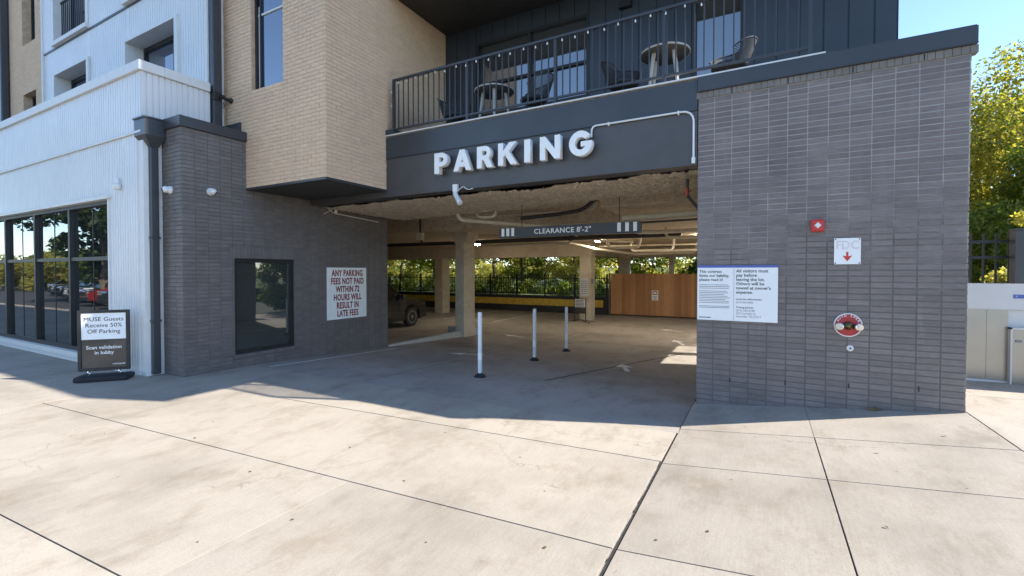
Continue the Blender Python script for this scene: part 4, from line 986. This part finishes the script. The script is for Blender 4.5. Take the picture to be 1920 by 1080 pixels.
# ------------------------------------------------------------------ trees
def leaves(centers, radii, n_per, size, squash=.75):
    C_ = np.repeat(np.array(centers), n_per, 0); Rr = np.repeat(np.array(radii), n_per)
    d = rng.normal(size=C_.shape); d /= np.linalg.norm(d, axis=1)[:, None]
    p = C_+d*(Rr*rng.uniform(.25, 1, len(Rr))**.6)[:, None]*np.array([1, 1, squash])
    n_ = len(p); a = rng.normal(size=(n_, 3)); a /= np.linalg.norm(a, axis=1)[:, None]
    b_ = np.cross(a, rng.normal(size=(n_, 3))); b_ /= np.linalg.norm(b_, axis=1)[:, None]
    s = (size*rng.uniform(.6, 1.3, n_))[:, None]
    v = np.stack([p-a*s, p+b_*s*.55, p+a*s, p-b_*s*.55], 1).reshape(-1, 3)
    return v, n_
def leaf_obj(name, v, n_, mat, parent):
    me = bpy.data.meshes.new(name); me.vertices.add(len(v)); me.vertices.foreach_set('co', v.astype(np.float32).ravel())
    me.loops.add(4*n_); me.loops.foreach_set('vertex_index', np.arange(4*n_, dtype=np.int32)); me.polygons.add(n_)
    me.polygons.foreach_set('loop_start', np.arange(0, 4*n_, 4, dtype=np.int32)); me.update(calc_edges=True)
    return link(name, me, mat, parent)
def tree(name, label, x, y, z, h, rad, mat, n_cl=70, n_leaf=130, size=.11, cl=.55, base=.3, tr=.16, group='trees around the building', seed=0):
    r_ = random.Random(seed); t = thing(name, label, 'tree', (x, y, z), group)
    T = MB(); pts = [(x+r_.uniform(-.12, .12)*i*.5, y+r_.uniform(-.12, .12)*i*.5, z-.2+h*.82*i/6) for i in range(7)]
    T.tube(pts, [tr*(1-.13*i) for i in range(7)], 8); tips = []; 
    for k in range(16):
        f = base*.8+(1-base*.8)*r_.random()*.85; b0 = Vector(pts[min(6, int(f*6))]); an = r_.uniform(0, 6.28); L = rad*r_.uniform(.5, .95)*(1-.35*max(0, f-.5))
        p1 = b0+Vector((math.cos(an)*L*.55, math.sin(an)*L*.55, L*.25)); p2 = b0+Vector((math.cos(an+.3)*L, math.sin(an+.3)*L, L*r_.uniform(.3, .7)))
        T.tube([b0, p1, p2], [tr*.38, tr*.22, tr*.08], 5); tips += [p1, p2]
    T.build('trunk', 'bark', t, True)
    cs, rs = [], []
    for k in range(n_cl):
        if k < len(tips): p = tips[k]
        else:
            a, e = r_.uniform(0, 6.28), r_.uniform(-.9, 1); q = r_.uniform(.45, 1.0)
            p = Vector((x+math.cos(a)*rad*q*math.sqrt(1-e*e*.8), y+math.sin(a)*rad*q*math.sqrt(1-e*e*.8), z+h*(base+(1-base)*(.5+.5*e*q))))
        cs.append(tuple(p)); rs.append(cl*r_.uniform(.6, 1.3))
    v, n_ = leaves(cs, rs, n_leaf, size); leaf_obj('crown', v, n_, mat, t)
    return t
tree('broadleaf_tree', 'large green tree with yellowing leaves rising beyond the pier at right edge', 8.6, 20.8, -.3, 8.5, 4.6, 'leaf_mixed', 270, 480, .062, .8, .16, .24, seed=12)
tree('broadleaf_tree', 'lower green tree behind the iron fence at right', 7.0, 17.4, -.3, 5.4, 2.3, 'leaf_green', 90, 420, .06, .55, .12, .14, seed=5)
tree('conifer', 'small bright green upright conifer behind the right iron fence', 4.55, 12.6, 0, 2.9, .5, 'leaf_yellow', 34, 200, .05, .26, .1, .06, seed=6)
specs = [(-24.5, 27, 6.5, 2.6, 'leaf_yellow'), (-20.5, 26, 6.0, 2.4, 'leaf_green'), (-17, 28.5, 7.5, 3.0, 'leaf_yellow'), (-13.6, 26.2, 6, 2.3, 'leaf_green'), (-10.6, 28, 5.4, 2.8, 'leaf_yellow'), (-7.6, 27.2, 7, 2.6, 'leaf_green'), (-4.6, 28.5, 6.5, 2.6, 'leaf_green'), (-1.6, 27, 6, 2.3, 'leaf_deep'), (1.6, 29, 7, 3, 'leaf_green'), (-28.5, 30, 8, 3.2, 'leaf_green'), (-33, 32, 9, 3.6, 'leaf_yellow'), (-13, 36, 7, 4, 'leaf_green'), (-22, 38, 8, 4.2, 'leaf_green')]
tl = ['far left of the view through the garage', 'above the parked car behind the iron fence', 'left of the near column through the garage', 'just right of the near column behind the fence', 'at the centre of the view through the garage', 'left of the column with notices, beyond the fence', 'above the left end of cedar fence', 'above the middle of cedar fence', 'above the right end of cedar fence', 'in the far left gap beyond the bank', 'hidden at the left beyond the bank', 'far behind the central yellow tree', 'far behind the trees at left']
for i, ((x, y, h, rd, mt), s) in enumerate(zip(specs, tl)):
    tree('broadleaf_tree', ('yellow-green' if mt == 'leaf_yellow' else 'deep green' if mt == 'leaf_deep' else 'green')+' tree '+s, x, y, .5, h, rd, mt, 60, 190, .085, .62, .16, .13, seed=20+i)
# undergrowth along the fence: nobody could count it
cs = [(x+random.uniform(-.3, .3), 23.0+random.uniform(0, 1.6), .5+random.uniform(.1, .75)) for x in np.arange(-30, 3, .33)]
v, n_ = leaves(cs, [random.uniform(.3, .6) for _ in cs], 170, .075); o = leaf_obj('undergrowth', v, n_, 'leaf_green', None); stuff(o); tag(o, 'tangled green undergrowth along the iron fence behind the garage', 'undergrowth')

cs = [(x+random.uniform(-.5, .5), 32+random.uniform(0, 4), .9+random.uniform(.0, 1.9)) for x in np.arange(-60, 14, .22)]
v, n_ = leaves(cs, [random.uniform(.5, .95) for _ in cs], 120, .13); o = leaf_obj('far_thicket', v, n_, 'leaf_yellow', None); stuff(o); tag(o, 'sunlit thicket filling the slope far behind the garage', 'thicket')

# ------------------------------------------------------------------ cars
def make_car(name, label, paint, suv=True):
    t = thing(name, label, 'car', (0,0,0)); W = .93
    wr, wx = (.36, (-1.38, 1.42)) if suv else (.33, (-1.35, 1.38)); hb = 1.05 if suv else .92; hr = 1.74 if suv else 1.45
    L0, L1 = -2.3, 2.3; z0 = .26
    def arch(cx): return [(cx+(wr+.07)*math.cos(a), wr+(wr+.07)*math.sin(a)) for a in [R(180-12*k+ (-10 if k==0 else 10 if k==15 else 0)) for k in range(16)]]
    low = [(L0, z0+.1)]
    for c_ in wx: low += [(c_-wr-.07, z0)]+[p for p in arch(c_) if p[1] > z0]+[(c_+wr+.07, z0)]
    low += [(L1-.05, z0+.08), (L1, .5), (L1-.03, .78), (L1-.25, hb-.06), (.95, hb), (L0+.1, hb), (L0, hb-.15)]
    bm = bmesh.new(); vs0 = [bm.verts.new((x, -W, z)) for x, z in low]; vs1 = [bm.verts.new((x, W, z)) for x, z in low]
    bm.faces.new(vs0); bm.faces.new(vs1[::-1]); n_ = len(low)
    for i in range(n_): bm.faces.new((vs0[i], vs1[i], vs1[(i+1) % n_], vs0[(i+1) % n_]))
    bmesh.ops.recalc_face_normals(bm, faces=bm.faces)
    ed = [e for e in bm.edges if all(abs(abs(v.co.y)-W) < 1e-4 for v in e.verts) and e.verts[0].co.y*e.verts[1].co.y > 0 and min(v.co.z for v in e.verts) > .45]
    bmesh.ops.bevel(bm, geom=ed, offset=.07, segments=3, affect='EDGES'); bmesh.ops.triangulate(bm, faces=[f for f in bm.faces if len(f.verts) > 4])
    me = bpy.data.meshes.new('body'); bm.to_mesh(me); bm.free(); body = link('body', me, paint, t, True)
    ca = [(L0+.12, hb-.005), (L0+.35 if suv else L0+.75, hr), (.15, hr), (1.0, hb-.005)]
    m = MB(); ins = .17
    b0 = [(x, s*W*.95, z) for s in (-1, 1) for x, z in (ca[0], ca[3])]; tp_ = [(x, s*(W-ins), z) for s in (-1, 1) for x, z in (ca[1], ca[2])]
    m.add(b0+tp_, [(0,1,5,4),(2,6,7,3),(0,4,6,2),(1,3,7,5),(4,5,7,6)]); m.build('cabin', 'car_glass', t)
    part('roof', paint, t, (ca[1][0]-.03, ca[2][0]+.05, -W+ins-.01, W-ins+.01, hr-.02, hr+.035), c=.02)
    for s in (-1, 1):
        for (xa, xb) in ((ca[1][0]-.01, ca[0][0]+.02), (-.55, -.6), (ca[2][0]+.02, ca[3][0]-.02)):
            MB().tube([(xb, s*(W*.95+.005), hb-.01), (xa, s*(W-ins+.005), hr-.01)], .035, 6).build('pillar', paint, t)
        MB().box(.72, .9, s*W-.02 if s < 0 else W-.0, s*W+.0 if s < 0 else W+.02, hb-.01, hb+.02).build('mirror_arm', paint, t)
        part('mirror', paint, t, (.7, .88, s*(W+.12)-.09, s*(W+.12)+.09, hb+.01, hb+.19), c=.03)
        hlp = part('headlight', 'chrome', t, (L1-.28, L1-.02, s*.68-.18, s*.68+.18, .74, .88), c=.03); tlp = part('tail_lamp', 'lamp_red', t, (L0-.015, L0+.12, s*.74-.16, s*.74+.16, .72, .98), c=.02)
        part('door_handle', 'chrome', t, (-.2, -.02, s*W-.02, s*W+.02, hb-.15, hb-.12)); part('side_sill', 'rubber', t, (wx[0]+.45, wx[1]-.45, s*W-.03, s*W+.012, z0-.01, z0+.12))
    part('grille', 'rubber', t, (L1-.06, L1+.012, -.45, .45, .55, .78), c=.01); part('bumper', 'rubber', t, (L1-.1, L1+.03, -.88, .88, .3, .5), c=.03); part('bumper', 'rubber', t, (L0-.03, L0+.1, -.88, .88, .3, .52), c=.03); part('number_plate', 'sign_white', t, (L0-.042, L0-.032, -.15, .15, .6, .72))
    for c_ in wx:
        for s in (-1, 1):
            y = s*(W-.11); wh = MB().lathe([(wr-.13,-.1),(wr-.03,-.11),(wr,-.08),(wr,.08),(wr-.03,.11),(wr-.13,.1)], (c_,y,wr), (0,s,0), 28).build('wheel', 'rubber', t, True)
            rm = MB().lathe([(wr-.12,.06),(wr-.12,.104),(wr-.15,.104),(wr-.17,.05),(.001,.05)], (c_,y,wr), (0,s,0), 28)
            for k in range(6):
                a = k*math.pi/3; d = Vector((math.cos(a), 0, math.sin(a))); e = Vector((-math.sin(a), 0, math.cos(a)))
                p = [Vector((c_, y+s*.095, wr))+d*r1+e*q for r1, q in ((.03,-.04),(wr-.13,-.025),(wr-.13,.025),(.03,.04))]; rm.add(p+[x_-Vector((0, s*.04, 0)) for x_ in p], [(0,1,2,3),(0,4,5,1),(2,6,7,3)])
            rm.lathe([(.06,.06),(.06,.11),(.001,.11)], (c_,y,wr), (0,s,0), 12); rm.build('rim', 'rim_metal', wh)
    return t
suv = make_car('parked_car', 'black sport utility car parked beyond the office wall', 'car_black')
suv.location = (-12.78, 12.25, zfloor(13)+.012); suv.rotation_euler = (0, 0, R(90))
sed = make_car('parked_car', 'grey saloon in the lot, seen in the lobby glass', 'car_grey', False)
sed.location = (-24, -4.2, -.055); sed.rotation_euler = (0, 0, R(95)); 
for i, (x, y, r_, c_, lb) in enumerate([(-27.5, -4.5, 85, 'car_black', 'black saloon in the lot, reflected in the lobby glass'), (-31, -4.8, 92, 'car_red', 'red saloon in the lot, reflected in the lobby glass'), (-35, -5.6, 88, 'car_white', 'white saloon in the lot, reflected in the lobby glass'), (-40, -6.5, 91, 'car_grey', 'grey saloon furthest along the lot, reflected in lobby glass'), (-46, -8, 90, 'car_black', 'last black saloon in the lot, reflected in lobby glass')]):
    dup(sed, (x, y, -.055), R(r_), lb, ('car_grey', c_) if c_ != 'car_grey' else None)
for i, (x, y, h, rd, mt, s) in enumerate([(-33, -4.2, 9.5, 4.0, 'leaf_deep', 'big dark tree beside the lot, reflected in the lobby glass'), (-52, -12, 4, 4.0, 'leaf_green', 'green tree far along the lot'), (-62, -10, 3.4, 4.5, 'leaf_yellow', 'yellowish tree at the far end of the lot'), (-74, -17, 4.5, 5.5, 'leaf_green', 'broad green tree beyond the end of the lot'), (-70, -26, 5, 5.5, 'leaf_green', 'spreading green tree behind the lot')]):
    tree('broadleaf_tree', s, x, y, -.06, h, rd, mt, 80, 120, .2, .9, .3 if i == 0 else .08, .25, seed=60+i)

# ------------------------------------------------------------------ fallen leaves on the pavement
lm = []
for k in range(3):
    r_ = random.Random(k); m = [(0,0,.004),(.02,-.012,.007+.004*k),(.045,-.004,.005),(.05,.004,.009),(.024,.016,.012),(.004,.008,.004)]
    me = bpy.data.meshes.new('fallen_leaf'); me.from_pydata(m, [], [(0,1,4,5),(1,2,3,4)]); me.materials.append(MAT['leaf_brown']); lm.append(me)
sp = [(-.2,4.1),(-2.6,2.9),(-1.5,3.3),(.9,5.0),(.95,4.6),(.7,3.6),(.5,2.9),(-.3,3.2),(-1.9,2.3),(-2.9,2.05),(-3.6,3.2),(-3.9,2.4),(-2.0,3.8),(-5.2,2.6),(-5.6,3.0),(-3.2,1.6),(-2.3,1.5),(-4.3,3.5),(1.3,4.4),(1.5,5.6),(-.45,2.6),(-.6,3.0),(-4.8,1.8),(-6.2,2.2),(-1.2,2.6),(1.1,3.2),(.2,5.0),(-3.0,4.0)]
for i, (x, y) in enumerate(sp):
    o = bpy.data.objects.new('fallen_leaf', lm[i % 3]); col.objects.link(o); o.location = (x, y, zwalk(x)); o.rotation_euler = (0, -math.atan(.0985) if x > -.8 else 0, random.uniform(0, 6.28)); s = random.uniform(.3, .85); o.scale = (s, s, s)
    tag(o, 'small dry brown leaf lying on the pale concrete', 'leaf', 'dry leaves scattered on the concrete')
pl_ = MB().add([(1.02,FY-.03,.19),(1.1,FY-.05,.185),(1.19,FY-.03,.2),(1.12,FY-.012,.23)], [(0,1,2,3)]).build('large_leaf', 'leaf_brown', fix=False); tag(pl_, 'larger orange-brown leaf at the foot of the brick pier', 'leaf')
